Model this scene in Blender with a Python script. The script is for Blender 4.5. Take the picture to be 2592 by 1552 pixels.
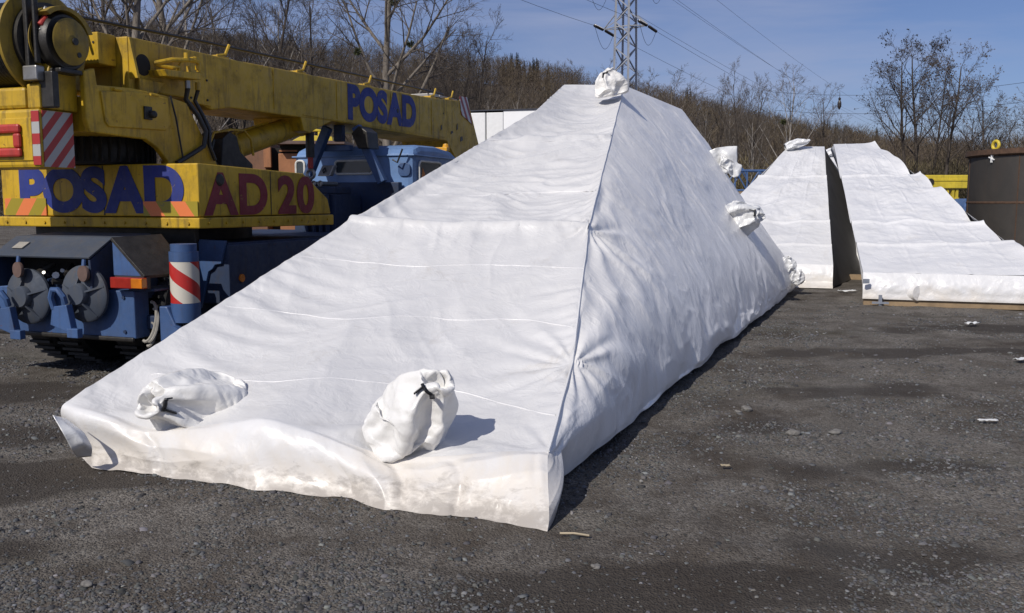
import bpy, bmesh, math, random
import numpy as np
from mathutils import Vector, Matrix

# ------------------------------------------------------------------ camera, sky, sun, exposure
scene = bpy.context.scene
for o in list(bpy.data.objects):
    bpy.data.objects.remove(o, do_unlink=True)
COL = scene.collection
CAM_H = 1.6
FPX = 2300.0                       # focal length in pixels of the 2592 px wide photograph
PITCH = math.atan((776 - 510) / FPX)
cam_data = bpy.data.cameras.new('camera')
cam_data.sensor_width = 36.0
cam_data.lens = 36.0 * FPX / 2592.0
cam_data.clip_start = 0.05
cam_data.clip_end = 6000
cam = bpy.data.objects.new('camera', cam_data)
COL.objects.link(cam)
cam.location = (0, 0, CAM_H)
cam.rotation_euler = (math.pi / 2 - PITCH, 0, 0)
scene.camera = cam

SUN_EL = math.radians(40.5)
SUN_AZ = math.radians(217.0)       # clockwise from +Y: behind the camera, to its left
world = bpy.data.worlds.new('World')
scene.world = world
world.use_nodes = True
wn = world.node_tree
wn.nodes.clear()
w_out = wn.nodes.new('ShaderNodeOutputWorld')
w_bg = wn.nodes.new('ShaderNodeBackground')
w_sky = wn.nodes.new('ShaderNodeTexSky')
w_sky.sky_type = 'NISHITA'
w_sky.sun_disc = False
w_sky.sun_elevation = SUN_EL
w_sky.sun_rotation = SUN_AZ
w_sky.air_density = 1.0
w_sky.dust_density = 0.9
w_sky.ozone_density = 4.5
w_sky.altitude = 300
w_bg.inputs['Strength'].default_value = 0.068
# thin veils of cirrus, all round the sky
w_tc = wn.nodes.new('ShaderNodeTexCoord')
w_map = wn.nodes.new('ShaderNodeMapping')
w_map.inputs['Rotation'].default_value = (0, 0.15, 0)
w_map.inputs['Scale'].default_value = (1.2, 1.2, 9.0)
w_no = wn.nodes.new('ShaderNodeTexNoise')
w_no.inputs['Scale'].default_value = 1.7
w_no.inputs['Detail'].default_value = 7
w_no.inputs['Roughness'].default_value = 0.55
w_no.inputs['Distortion'].default_value = 0.5
w_rm = wn.nodes.new('ShaderNodeMapRange')
w_rm.inputs['From Min'].default_value = 0.40
w_rm.inputs['From Max'].default_value = 0.70
w_rm.inputs['To Max'].default_value = 0.75
w_mx = wn.nodes.new('ShaderNodeMix')
w_mx.data_type = 'RGBA'
w_mx.inputs['B'].default_value = (5.2, 5.9, 8.4, 1)
wn.links.new(w_tc.outputs['Generated'], w_map.inputs['Vector'])
wn.links.new(w_map.outputs['Vector'], w_no.inputs['Vector'])
wn.links.new(w_no.outputs['Fac'], w_rm.inputs['Value'])
wn.links.new(w_rm.outputs['Result'], w_mx.inputs['Factor'])
w_tint = wn.nodes.new('ShaderNodeMix'); w_tint.data_type = 'RGBA'; w_tint.blend_type = 'MULTIPLY'
w_tint.inputs['Factor'].default_value = 1.0
w_tint.inputs['B'].default_value = (0.97, 0.93, 1.14, 1)
wn.links.new(w_sky.outputs['Color'], w_tint.inputs['A'])
wn.links.new(w_tint.outputs['Result'], w_mx.inputs['A'])
wn.links.new(w_mx.outputs['Result'], w_bg.inputs['Color'])
wn.links.new(w_bg.outputs['Background'], w_out.inputs['Surface'])

sun_data = bpy.data.lights.new('sun', 'SUN')
sun_data.energy = 3.6
sun_data.angle = math.radians(0.53)
sun_data.color = (1.0, 0.95, 0.88)
sun = bpy.data.objects.new('sun', sun_data)
COL.objects.link(sun)
to_sun = Vector((math.sin(SUN_AZ) * math.cos(SUN_EL), math.cos(SUN_AZ) * math.cos(SUN_EL), math.sin(SUN_EL)))
sun.rotation_euler = to_sun.to_track_quat('Z', 'Y').to_euler()
sun.location = to_sun * 60

vs = scene.view_settings
vs.view_transform = 'Standard'
vs.look = 'None'
vs.exposure = 0.0
vs.gamma = 1.0
vs.use_curve_mapping = False
scene.cycles.max_bounces = 6
scene.cycles.diffuse_bounces = 3
scene.cycles.glossy_bounces = 3
scene.cycles.transparent_max_bounces = 8
scene.cycles.use_denoising = True

# ------------------------------------------------------------------ survey of the place (photo pixel -> point)
_F = np.array([0, math.cos(PITCH), -math.sin(PITCH)])
_U = np.array([0, math.sin(PITCH), math.cos(PITCH)])
_R = np.array([1.0, 0, 0])
_C = np.array([0, 0, CAM_H])

def ray(px, py):
    return _F + (px - 1296) / FPX * _R - (py - 776) / FPX * _U
def gz(px, py, z=0.0):
    d = ray(px, py)
    return _C + d * (z - CAM_H) / d[2]
def dep(px, py, Y):
    d = ray(px, py)
    return _C + d * Y / d[1]
def onpl(px, py, pt, n):
    d = ray(px, py); n = np.array(n, float)
    return _C + d * np.dot(np.array(pt) - _C, n) / np.dot(d, n)

# ------------------------------------------------------------------ noise
_rs = np.random.RandomState(7)
_PERM = np.concatenate([_rs.permutation(256)] * 3)
_GR = _rs.uniform(0, 2 * math.pi, 256)
_GX, _GY = np.cos(_GR), np.sin(_GR)
def pn(x, y, seed=0):
    x = np.asarray(x, float) + seed * 17.31; y = np.asarray(y, float) + seed * 9.73
    xi = np.floor(x).astype(int); yi = np.floor(y).astype(int)
    xf = x - xi; yf = y - yi
    u = xf * xf * xf * (xf * (xf * 6 - 15) + 10); v = yf * yf * yf * (yf * (yf * 6 - 15) + 10)
    def g(ix, iy, dx, dy):
        h = _PERM[_PERM[ix & 255] + (iy & 255)]
        return _GX[h] * dx + _GY[h] * dy
    a = g(xi, yi, xf, yf); b = g(xi + 1, yi, xf - 1, yf)
    c = g(xi, yi + 1, xf, yf - 1); d = g(xi + 1, yi + 1, xf - 1, yf - 1)
    return (a + u * (b - a) + v * ((c + u * (d - c)) - (a + u * (b - a)))) * 1.5
def fbm(x, y, oct=4, seed=0, gain=0.5):
    s = 0; a = 1.0; f = 1.0
    for i in range(oct):
        s = s + a * pn(x * f, y * f, seed + i * 3); a *= gain; f *= 2.03
    return s
def ridged(x, y, oct=3, seed=0):
    s = 0; a = 1.0; f = 1.0
    for i in range(oct):
        s = s + a * (1 - np.abs(pn(x * f, y * f, seed + i * 5))) ** 3; a *= 0.5; f *= 2.1
    return s
def tri(x):
    return np.abs((x % 1.0) - 0.5) * 2
def crumple(P, seed, n=14, lo=1.5, hi=6.0, warp=0.12):
    """sharp-folded foil relief: triangular waves in random directions, bent a little; about -1..1"""
    r = np.random.RandomState(seed)
    x, y, z = P[..., 0], P[..., 1], P[..., 2]
    wx = pn(x * 3 + 5, y * 3 + z * 3, seed) * warp; wy = pn(y * 3, z * 3 + x * 3, seed + 1) * warp; wz = pn(z * 3 + 2, x * 3 - y * 2, seed + 2) * warp
    s = 0; tot = 0
    for i in range(n):
        k = r.normal(size=3); k /= np.linalg.norm(k)
        f = lo * (hi / lo) ** r.rand(); a = 1.0 / f
        s = s + a * (tri((x + wx) * k[0] * f + (y + wy) * k[1] * f + (z + wz) * k[2] * f + r.rand()) - 0.5); tot += a * a
    return s / math.sqrt(tot) * 1.6
def ss(e0, e1, x):
    t = np.clip((x - e0) / (e1 - e0), 0, 1)
    return t * t * (3 - 2 * t)
def bump1(x, c, w):
    return np.exp(-((x - c) / w) ** 2)

# ------------------------------------------------------------------ object helpers
def tag(o, label=None, cat=None, group=None, kind=None):
    if label: o['label'] = label
    if cat: o['category'] = cat
    if group: o['group'] = group
    if kind: o['kind'] = kind
    return o
def empty(name, loc=(0, 0, 0), rz=0.0, **k):
    o = bpy.data.objects.new(name, None)
    o.empty_display_size = 0.2
    COL.objects.link(o)
    o.location = loc; o.rotation_euler = (0, 0, rz)
    return tag(o, **k)
def link_mesh(name, me, mat=None, parent=None, smooth=False, bevel=0.0, label=None, sharp=0.7, seg=2):
    o = bpy.data.objects.new(name, me)
    COL.objects.link(o)
    if mat is not None:
        for m in (mat if isinstance(mat, (list, tuple)) else [mat]): me.materials.append(m)
    if parent is not None: o.parent = parent
    if smooth:
        me.polygons.foreach_set('use_smooth', [True] * len(me.polygons))
        if sharp: me.set_sharp_from_angle(angle=sharp)
    if bevel:
        b = o.modifiers.new('bevel', 'BEVEL'); b.width = bevel; b.segments = seg; b.limit_method = 'ANGLE'; b.angle_limit = 0.6
    if label: o['label'] = label
    return o
def np_mesh(name, V, Fc, smooth=False):
    V = np.asarray(V, np.float32).reshape(-1, 3); Fc = np.asarray(Fc, np.int32)
    me = bpy.data.meshes.new(name)
    k = Fc.shape[1]
    me.vertices.add(len(V)); me.vertices.foreach_set('co', V.ravel())
    me.loops.add(Fc.size); me.loops.foreach_set('vertex_index', Fc.ravel())
    me.polygons.add(len(Fc)); me.polygons.foreach_set('loop_start', np.arange(0, Fc.size, k, dtype=np.int32))
    if smooth: me.polygons.foreach_set('use_smooth', np.ones(len(Fc), bool))
    me.update(calc_edges=True); me.validate()
    return me
def grid_faces(n, m, wrap=False):
    i = np.arange(n - 1)[:, None]
    if wrap:
        j = np.arange(m)[None, :]; j2 = (j + 1) % m
    else:
        j = np.arange(m - 1)[None, :]; j2 = j + 1
    return np.stack([i * m + j, i * m + j2, (i + 1) * m + j2, (i + 1) * m + j], -1).reshape(-1, 4)
def grid_obj(name, P, mat, parent=None, wrap=False, smooth=True, flip=False, label=None, thick=0.0):
    n, m = P.shape[:2]
    Fc = grid_faces(n, m, wrap)
    if flip: Fc = Fc[:, ::-1]
    me = np_mesh(name, P.reshape(-1, 3), Fc, smooth)
    o = link_mesh(name, me, mat, parent, label=label)
    if thick:
        s = o.modifiers.new('solid', 'SOLIDIFY'); s.thickness = thick; s.offset = -1
    return o
def normals(P):
    du = np.gradient(P, axis=0); dv = np.gradient(P, axis=1)
    n = np.cross(du, dv); l = np.linalg.norm(n, axis=-1, keepdims=True)
    return n / np.maximum(l, 1e-9)

class MB:
    def __init__(self): self.v = []; self.f = []; self.mi = []
    def add(self, vs, fs, mi=0):
        o = len(self.v); self.v.extend([tuple(map(float, p)) for p in vs])
        for f in fs: self.f.append([i + o for i in f]); self.mi.append(mi)
        return self
    def box(self, x0, x1, y0, y1, z0, z1, mi=0):
        v = [(x, y, z) for z in (z0, z1) for y in (y0, y1) for x in (x0, x1)]
        return self.add(v, [(0, 2, 3, 1), (4, 5, 7, 6), (0, 1, 5, 4), (2, 6, 7, 3), (0, 4, 6, 2), (1, 3, 7, 5)], mi)
    def hexa(self, v, mi=0):          # 4 bottom then 4 top, counter-clockwise
        return self.add(v, [(3, 2, 1, 0), (4, 5, 6, 7), (0, 1, 5, 4), (1, 2, 6, 5), (2, 3, 7, 6), (3, 0, 4, 7)], mi)
    def bar(self, p0, p1, w, h=None, up=(0, 0, 1), mi=0):
        p0 = Vector(p0); p1 = Vector(p1); h = w if h is None else h
        d = (p1 - p0).normalized(); upv = Vector(up)
        if abs(d.dot(upv)) > 0.98: upv = Vector((0, 1, 0))
        s = d.cross(upv).normalized(); t = s.cross(d)
        q = [p + s * a * w / 2 + t * b * h / 2 for p in (p0, p1) for a, b in ((-1, -1), (1, -1), (1, 1), (-1, 1))]
        return self.add(q, [(0, 1, 2, 3), (7, 6, 5, 4), (0, 4, 5, 1), (1, 5, 6, 2), (2, 6, 7, 3), (3, 7, 4, 0)], mi)
    def prism(self, poly, axis, a, b, mi=0):
        n = len(poly)
        def P(p, c):
            return {'x': (c, p[0], p[1]), 'y': (p[0], c, p[1]), 'z': (p[0], p[1], c)}[axis]
        v = [P(p, a) for p in poly] + [P(p, b) for p in poly]
        fs = [list(range(n))[::-1], list(range(n, 2 * n))] + [(i, (i + 1) % n, n + (i + 1) % n, n + i) for i in range(n)]
        return self.add(v, fs, mi)
    def cyl(self, p0, p1, r0, r1=None, n=14, caps=True, mi=0):
        r1 = r0 if r1 is None else r1
        p0 = Vector(p0); p1 = Vector(p1); d = (p1 - p0).normalized()
        a = Vector((0, 0, 1)) if abs(d.z) < 0.9 else Vector((1, 0, 0))
        s = d.cross(a).normalized(); t = s.cross(d)
        v = []
        for p, r in ((p0, r0), (p1, r1)):
            for i in range(n):
                g = 2 * math.pi * i / n; v.append(p + s * (r * math.cos(g)) + t * (r * math.sin(g)))
        fs = [(i, n + i, n + (i + 1) % n, (i + 1) % n) for i in range(n)]
        if caps: fs += [list(range(n)), list(range(2 * n - 1, n - 1, -1))]
        return self.add(v, fs, mi)
    def tube(self, pts, r, n=6, r_end=None, caps=True, closed=False, mi=0):
        pts = [Vector(p) for p in pts]; m = len(pts); v = []
        prev = None
        for k, p in enumerate(pts):
            a = pts[(k - 1) % m] if (closed or k) else p; b = pts[(k + 1) % m] if (closed or k < m - 1) else p
            d = (b - a).normalized()
            if prev is None:
                q = Vector((0, 0, 1)) if abs(d.z) < 0.9 else Vector((1, 0, 0))
                s = d.cross(q).normalized()
            else:
                s = (prev - d * prev.dot(d)).normalized()
            prev = s; t = s.cross(d)
            rr = r if r_end is None else r + (r_end - r) * k / (m - 1)
            for i in range(n):
                g = 2 * math.pi * i / n; v.append(p + s * rr * math.cos(g) + t * rr * math.sin(g))
        fs = [(k * n + i, ((k + 1) % m) * n + i, ((k + 1) % m) * n + (i + 1) % n, k * n + (i + 1) % n) for k in range(m if closed else m - 1) for i in range(n)]
        if caps and not closed: fs += [list(range(n)), list(range(m * n - 1, (m - 1) * n - 1, -1))]
        return self.add(v, fs, mi)
    def lathe(self, prof, o, axis, n=24, mi=0):      # prof: (radius, distance along axis)
        o = Vector(o); d = Vector(axis).normalized()
        a = Vector((0, 0, 1)) if abs(d.z) < 0.9 else Vector((1, 0, 0))
        s = d.cross(a).normalized(); t = s.cross(d); v = []; m = len(prof)
        for r, h in prof:
            for i in range(n):
                g = 2 * math.pi * i / n; v.append(o + d * h + s * (max(r, 1e-4) * math.cos(g)) + t * (max(r, 1e-4) * math.sin(g)))
        return self.add(v, [(k * n + i, (k + 1) * n + i, (k + 1) * n + (i + 1) % n, k * n + (i + 1) % n) for k in range(m - 1) for i in range(n)], mi)
    def build(self, name, mat, parent=None, smooth=False, bevel=0.0, label=None, sharp=0.7):
        me = bpy.data.meshes.new(name)
        me.from_pydata(self.v, [], self.f)
        if any(self.mi): me.polygons.foreach_set('material_index', self.mi)
        me.update()
        return link_mesh(name, me, mat, parent, smooth, bevel, label, sharp)
def copy_tree(o, parent=None):
    c = o.copy(); COL.objects.link(c); c.parent = parent
    for ch in list(o.children): copy_tree(ch, c)
    return c

# ------------------------------------------------------------------ materials
class NT:
    def __init__(self, name):
        self.m = bpy.data.materials.new(name); self.m.use_nodes = True
        self.t = self.m.node_tree; self.b = self.t.nodes['Principled BSDF']; self.out = self.t.nodes['Material Output']
        self.co = self.n('ShaderNodeTexCoord').outputs['Object']
    def n(self, ty, **k):
        x = self.t.nodes.new(ty)
        for a, b in k.items(): setattr(x, a, b)
        return x
    def l(self, a, b): self.t.links.new(a, b)
    def mapped(self, scale, vec=None):
        m = self.n('ShaderNodeMapping'); m.inputs['Scale'].default_value = scale
        self.l(vec or self.co, m.inputs['Vector']); return m.outputs['Vector']
    def noise(self, scale, detail=4, rough=0.55, dist=0.0, vec=None, out='Fac'):
        x = self.n('ShaderNodeTexNoise')
        for k, v in (('Scale', scale), ('Detail', detail), ('Roughness', rough), ('Distortion', dist)): x.inputs[k].default_value = v
        self.l(vec or self.co, x.inputs['Vector']); return x.outputs[out]
    def voro(self, scale, feature='F1', out='Distance', vec=None, rnd=1.0):
        x = self.n('ShaderNodeTexVoronoi'); x.feature = feature
        x.inputs['Scale'].default_value = scale; x.inputs['Randomness'].default_value = rnd
        self.l(vec or self.co, x.inputs['Vector']); return x.outputs[out]
    def rng(self, v, a, b, c=0.0, d=1.0):
        x = self.n('ShaderNodeMapRange')
        for k, q in (('From Min', a), ('From Max', b), ('To Min', c), ('To Max', d)): x.inputs[k].default_value = q
        self.l(v, x.inputs['Value']); return x.outputs['Result']
    def math(self, op, a, b=None):
        x = self.n('ShaderNodeMath', operation=op)
        for i, q in enumerate((a, b)):
            if q is None: continue
            if isinstance(q, (int, float)): x.inputs[i].default_value = q
            else: self.l(q, x.inputs[i])
        return x.outputs[0]
    def mix(self, f, a, b, mode='MIX'):
        x = self.n('ShaderNodeMix', data_type='RGBA', blend_type=mode)
        for nm, q in (('Factor', f), ('A', a), ('B', b)):
            if isinstance(q, (int, float)): x.inputs[nm].default_value = q
            elif isinstance(q, (tuple, list)): x.inputs[nm].default_value = (*q[:3], 1)
            else: self.l(q, x.inputs[nm])
        return x.outputs['Result']
    def sep(self, v, i):
        x = self.n('ShaderNodeSeparateXYZ'); self.l(v, x.inputs[0]); return x.outputs[i]
    def attr(self, name, out='Color'):
        x = self.n('ShaderNodeAttribute'); x.attribute_name = name; return x.outputs[out]
    def bump(self, h, strength=0.3, dist=0.02, nrm=None):
        x = self.n('ShaderNodeBump'); x.inputs['Strength'].default_value = strength; x.inputs['Distance'].default_value = dist
        self.l(h, x.inputs['Height'])
        if nrm is not None: self.l(nrm, x.inputs['Normal'])
        return x.outputs['Normal']
    def base(self, c):
        if isinstance(c, (tuple, list)): self.b.inputs['Base Color'].default_value = (*c[:3], 1)
        else: self.l(c, self.b.inputs['Base Color'])
    def set(self, rough=None, metal=None, spec=None, normal=None):
        for nm, q in (('Roughness', rough), ('Metallic', metal), ('Specular IOR Level', spec), ('Normal', normal)):
            if q is None: continue
            if isinstance(q, (int, float)): self.b.inputs[nm].default_value = q
            else: self.l(q, self.b.inputs[nm])

def paint(name, col, rough=0.42, dirt=0.35, dirt_col=(0.05, 0.04, 0.03), chips=0.25, rust=(0.12, 0.045, 0.02), streak=0.4, metal=0.0):
    """worn machine paint: faded patches, run-down dirt streaks, chipped rusty spots"""
    t = NT(name)
    big = t.noise(1.7, 5, 0.6); fine = t.noise(22, 4, 0.6)
    c = t.mix(t.rng(big, 0.35, 0.7), tuple(x * 0.82 for x in col), tuple(min(1, x * 1.12) for x in col))
    st = t.noise(5, 5, 0.65, 0.3, vec=t.mapped((3.0, 3.0, 0.35)))
    c = t.mix(t.math('MULTIPLY', t.rng(st, 0.52, 0.75), streak), c, dirt_col)
    d2 = t.noise(3.2, 6, 0.7)
    c = t.mix(t.math('MULTIPLY', t.rng(d2, 0.5, 0.8), dirt), c, dirt_col)
    ch = t.noise(13, 3, 0.75, 0.6)
    cm = t.math('MULTIPLY', t.rng(ch, 0.66, 0.7), chips)
    c = t.mix(cm, c, rust)
    t.base(c)
    t.set(rough=t.rng(t.math('ADD', d2, fine), 0.7, 1.3, rough - 0.1, rough + 0.28), metal=metal, normal=t.bump(t.math('ADD', t.math('MULTIPLY', fine, 0.3), t.math('MULTIPLY', cm, -1.0)), 0.25, 0.004))
    return t.m
def plain(name, col, rough=0.6, metal=0.0, var=0.25, scale=8.0, bump=0.15, bdist=0.004):
    t = NT(name)
    n = t.noise(scale, 5, 0.65)
    t.base(t.mix(t.rng(n, 0.3, 0.7), tuple(x * (1 - var) for x in col), tuple(min(1, x * (1 + var)) for x in col)))
    t.set(rough=rough, metal=metal, normal=t.bump(t.noise(scale * 5, 3), bump, bdist))
    return t.m

# ------------------------------------------------------------------ ground
def ground_material():
    t = NT('gravel_ground')
    big = t.noise(0.55, 6, 0.62, 0.4); mid = t.noise(2.6, 6, 0.65, 0.3); fine = t.noise(38, 5, 0.7)
    cell = t.voro(70, out='Color'); cd = t.voro(70)
    cell2 = t.voro(170, out='Color')
    stone = t.mix(0.6, (0.125, 0.116, 0.108), t.sep(cell, 0))
    stone = t.mix(0.72, stone, (0.118, 0.113, 0.106))
    soil = t.mix(t.rng(fine, 0.3, 0.7), (0.055, 0.047, 0.040), (0.092, 0.080, 0.068))
    dust = t.mix(t.rng(fine, 0.35, 0.7), (0.105, 0.096, 0.085), (0.15, 0.139, 0.125))
    f1 = t.rng(t.math('ADD', t.math('MULTIPLY', big, 1.2), mid), 0.86, 1.25)
    c = t.mix(f1, soil, stone)
    c = t.mix(t.math('MULTIPLY', t.rng(t.noise(1.1, 5, 0.6, 0.2), 0.52, 0.68), 0.75), c, dust)
    # moss-tinged and damp bands run along the yard
    band = t.noise(0.8, 5, 0.6, 0.5, vec=t.mapped((0.35, 1.3, 1.0)))
    c = t.mix(t.math('MULTIPLY', t.rng(band, 0.56, 0.7), 0.35), c, (0.072, 0.078, 0.05))
    c = t.mix(t.math('MULTIPLY', t.rng(t.noise(0.9, 6, 0.7, 0.6, vec=t.mapped((0.5, 1.5, 1))), 0.55, 0.70), 0.5), c, (0.052, 0.046, 0.040))
    sp = t.math('MULTIPLY', t.rng(t.sep(cell2, 1), 0.86, 0.9), t.rng(mid, 0.4, 0.6))
    c = t.mix(t.math('MULTIPLY', sp, 0.5), c, (0.24, 0.23, 0.21))
    c = t.mix(1.0, c, (0.86, 0.795, 0.705), 'MULTIPLY')
    so = t.attr('soil', 'Fac')
    c = t.mix(t.math('MULTIPLY', t.rng(t.math('ADD', so, t.math('MULTIPLY', t.math('SUBTRACT', mid, 0.5), 0.9)), 0.2, 0.55), 0.85), c, t.mix(t.rng(fine, 0.35, 0.7), (0.036, 0.029, 0.023), (0.062, 0.052, 0.042)))
    tr = t.attr('track', 'Fac')
    c = t.mix(t.math('MULTIPLY', t.math('MULTIPLY', tr, t.rng(mid, 0.35, 0.6)), 0.6), c, t.mix(t.rng(fine, 0.3, 0.7), (0.085, 0.078, 0.068), (0.125, 0.115, 0.10)))
    t.base(c)
    h = t.math('ADD', t.math('MULTIPLY', t.rng(cd, 0.0, 0.6, 1.0, 0.0), 0.7), t.math('ADD', t.math('MULTIPLY', fine, 0.8), t.math('MULTIPLY', t.voro(120), -0.5)))
    t.set(rough=0.93, spec=0.25, normal=t.bump(h, 0.8, 0.012))
    return t.m
M_GROUND = ground_material()
gx = np.unique(np.concatenate([np.linspace(-9, 11, 260), -9 - np.geomspace(0.3, 1500, 26), 11 + np.geomspace(0.3, 1500, 26)]))
gy = np.unique(np.concatenate([np.linspace(1.5, 20, 300), 1.5 - np.geomspace(0.3, 60, 10), 20 + np.geomspace(0.3, 3000, 30)]))
def ground_z(x, y):
    near = ss(40, 18, np.hypot(x, y))
    return near * (0.016 * fbm(x * 0.9, y * 0.9, 4, 3) + 0.012 * fbm(x * 3.1, y * 2.2, 3, 9) - 0.008)
GXX, GYY = np.meshgrid(gx, gy, indexing='ij')
GP = np.stack([GXX, GYY, ground_z(GXX, GYY)], -1)
def soil_map(x, y):       # patches of bare dark soil where the grit has been scraped away
    s = 0 * x
    for (cx, cy, ax, ay, rot, k) in ((0.55, 3.62, 1.15, 0.42, 0.1, 1.0), (1.75, 3.95, 0.9, 0.28, -0.1, 0.75), (-3.0, 5.15, 1.35, 0.42, 0.05, 1.0), (-2.6, 4.1, 0.8, 0.2, 0.0, 0.6), (2.4, 5.35, 0.8, 0.22, 0.1, 0.7), (3.4, 4.5, 0.7, 0.2, 0.0, 0.6),
                                     (-4.2, 7.6, 0.9, 0.5, 0.2, 0.8), (-3.4, 6.2, 0.7, 0.35, 0, 0.7), (2.9, 7.6, 1.0, 0.35, 0.2, 0.7), (4.0, 9.6, 1.6, 0.4, 0.1, 0.8), (6.6, 11.5, 2.4, 0.45, 0.1, 0.9), (1.8, 6.4, 0.5, 0.25, 0.3, 0.6)):
        c, n = math.cos(rot), math.sin(rot); u = ((x - cx) * c + (y - cy) * n) / ax; v = (-(x - cx) * n + (y - cy) * c) / ay
        s = np.maximum(s, k * np.clip(1.25 - np.hypot(u, v) + 0.55 * fbm(x * 1.6, y * 2.6, 4, 77), 0, 1))
    return s
def track_map(x, y):      # compacted wheel tracks that run past the loads
    s = 0 * x
    for off in (2.6, 4.5, 6.1, 7.9):
        d = (x - off - 0.42 * (y - 6) - 0.5 * np.sin(y * 0.22 + off)); s = np.maximum(s, np.exp(-(d / 0.24) ** 2) * (0.55 + 0.45 * fbm(x * 0.7, y * 0.5, 2, 88)))
    return np.clip(s, 0, 1)
gobj = grid_obj('ground', GP, M_GROUND, flip=True)
for nm_, fn_ in (('soil', soil_map), ('track', track_map)):
    at_ = gobj.data.attributes.new(nm_, 'FLOAT', 'POINT'); at_.data.foreach_set('value', fn_(GXX, GYY).astype(np.float32).ravel())
tag(gobj, 'dark grey gravel yard', None, kind='structure')

# loose chips lying on the yard
def gravel():
    r = np.random.RandomState(21)
    N = 170000
    u = r.rand(N)
    Y = 2.3 * (15 / 2.3) ** (u ** 0.8)
    X = Y * r.uniform(-0.62, 0.62, N)
    dens = fbm(X * 0.9, Y * 0.9, 4, 31) + 0.5 * fbm(X * 0.35 + 3, Y * 0.5, 3, 41) - 0.75 * soil_map(X, Y) - 0.4 * track_map(X, Y)
    keep = r.rand(N) < np.clip(0.45 + 1.1 * dens, 0.06, 1)
    X, Y = X[keep], Y[keep]; N = len(X)
    s = np.clip(np.exp(r.normal(math.log(0.0041), 0.42, N)), 0.0018, 0.014)
    s = s * (0.95 + 0.06 * Y)
    big = r.rand(N) < 0.0012
    s[big] = r.uniform(0.006, 0.011, big.sum())
    base = np.array([[-1, -1, -.5], [1, -1, -.5], [1, 1, -.5], [-1, 1, -.5], [-.7, -.7, .6], [.7, -.7, .6], [.7, .7, .6], [-.7, .7, .6]])
    V = base[None] * (1 + r.uniform(-0.5, 0.45, (N, 8, 3)))
    V = V * np.stack([s * r.uniform(0.7, 1.5, N), s * r.uniform(0.6, 1.2, N), s * r.uniform(0.45, 0.9, N)], -1)[:, None, :]
    a = r.uniform(0, 6.28, N); ca, sa = np.cos(a)[:, None], np.sin(a)[:, None]
    tl = r.uniform(-0.35, 0.35, N)[:, None]
    x, y, z = V[..., 0], V[..., 1], V[..., 2]
    z = z + x * tl
    V = np.stack([x * ca - y * sa + X[:, None], x * sa + y * ca + Y[:, None], z + (ground_z(X, Y) + s * 0.22)[:, None]], -1)
    q = np.array([[4, 5, 6, 7], [0, 1, 5, 4], [1, 2, 6, 5], [2, 3, 7, 6], [3, 0, 4, 7]])
    Fc = (q[None] + (np.arange(N) * 8)[:, None, None]).reshape(-1, 4)
    me = np_mesh('gravel', V.reshape(-1, 3), Fc)
    at = me.attributes.new('col', 'FLOAT_COLOR', 'POINT')
    g = np.clip(np.exp(r.normal(math.log(0.092), 0.34, N)), 0.03, 0.28)
    tint = np.stack([g * r.uniform(0.95, 1.08, N), g, g * r.uniform(0.90, 1.06, N), np.ones(N)], -1)
    at.data.foreach_set('color', np.repeat(tint, 8, axis=0).astype(np.float32).ravel())
    t = NT('gravel_chip'); t.base(t.attr('col')); t.set(rough=0.9, spec=0.3)
    o = link_mesh('gravel', me, t.m)
    tag(o, 'loose grey stone chips strewn over the yard', None, kind='stuff')
gravel()

# ------------------------------------------------------------------ wooded hill
CREST_X = [-520, -330, -214, -148, -80, -7.6, 66.7, 116, 166, 214, 330, 520]
CREST_H = [70, 70, 67, 62, 54, 46, 35.5, 23, 14, 9.5, 7, 6]
HILL_D = 380.0
def hill_z(x, y):
    c = np.interp(x * HILL_D / np.maximum(y, 110), CREST_X, CREST_H)
    return c * ss(105, 390, y) ** 0.85 - 0.05 + 2.0 * fbm(x * 0.012, y * 0.012, 3, 5) * ss(120, 200, y)
hx = np.linspace(-520, 520, 110); hy = np.concatenate([np.linspace(96, 420, 80), np.linspace(440, 800, 10)])
HX, HY = np.meshgrid(hx, hy, indexing='ij')
M_HILL = plain('hill_floor', (0.075, 0.06, 0.045), 0.95, var=0.4, scale=0.4, bump=0.6, bdist=0.2)
tag(grid_obj('hill', np.stack([HX, HY, hill_z(HX, HY)], -1), M_HILL, flip=True), 'low hill behind the yard', None, kind='structure')

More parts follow.
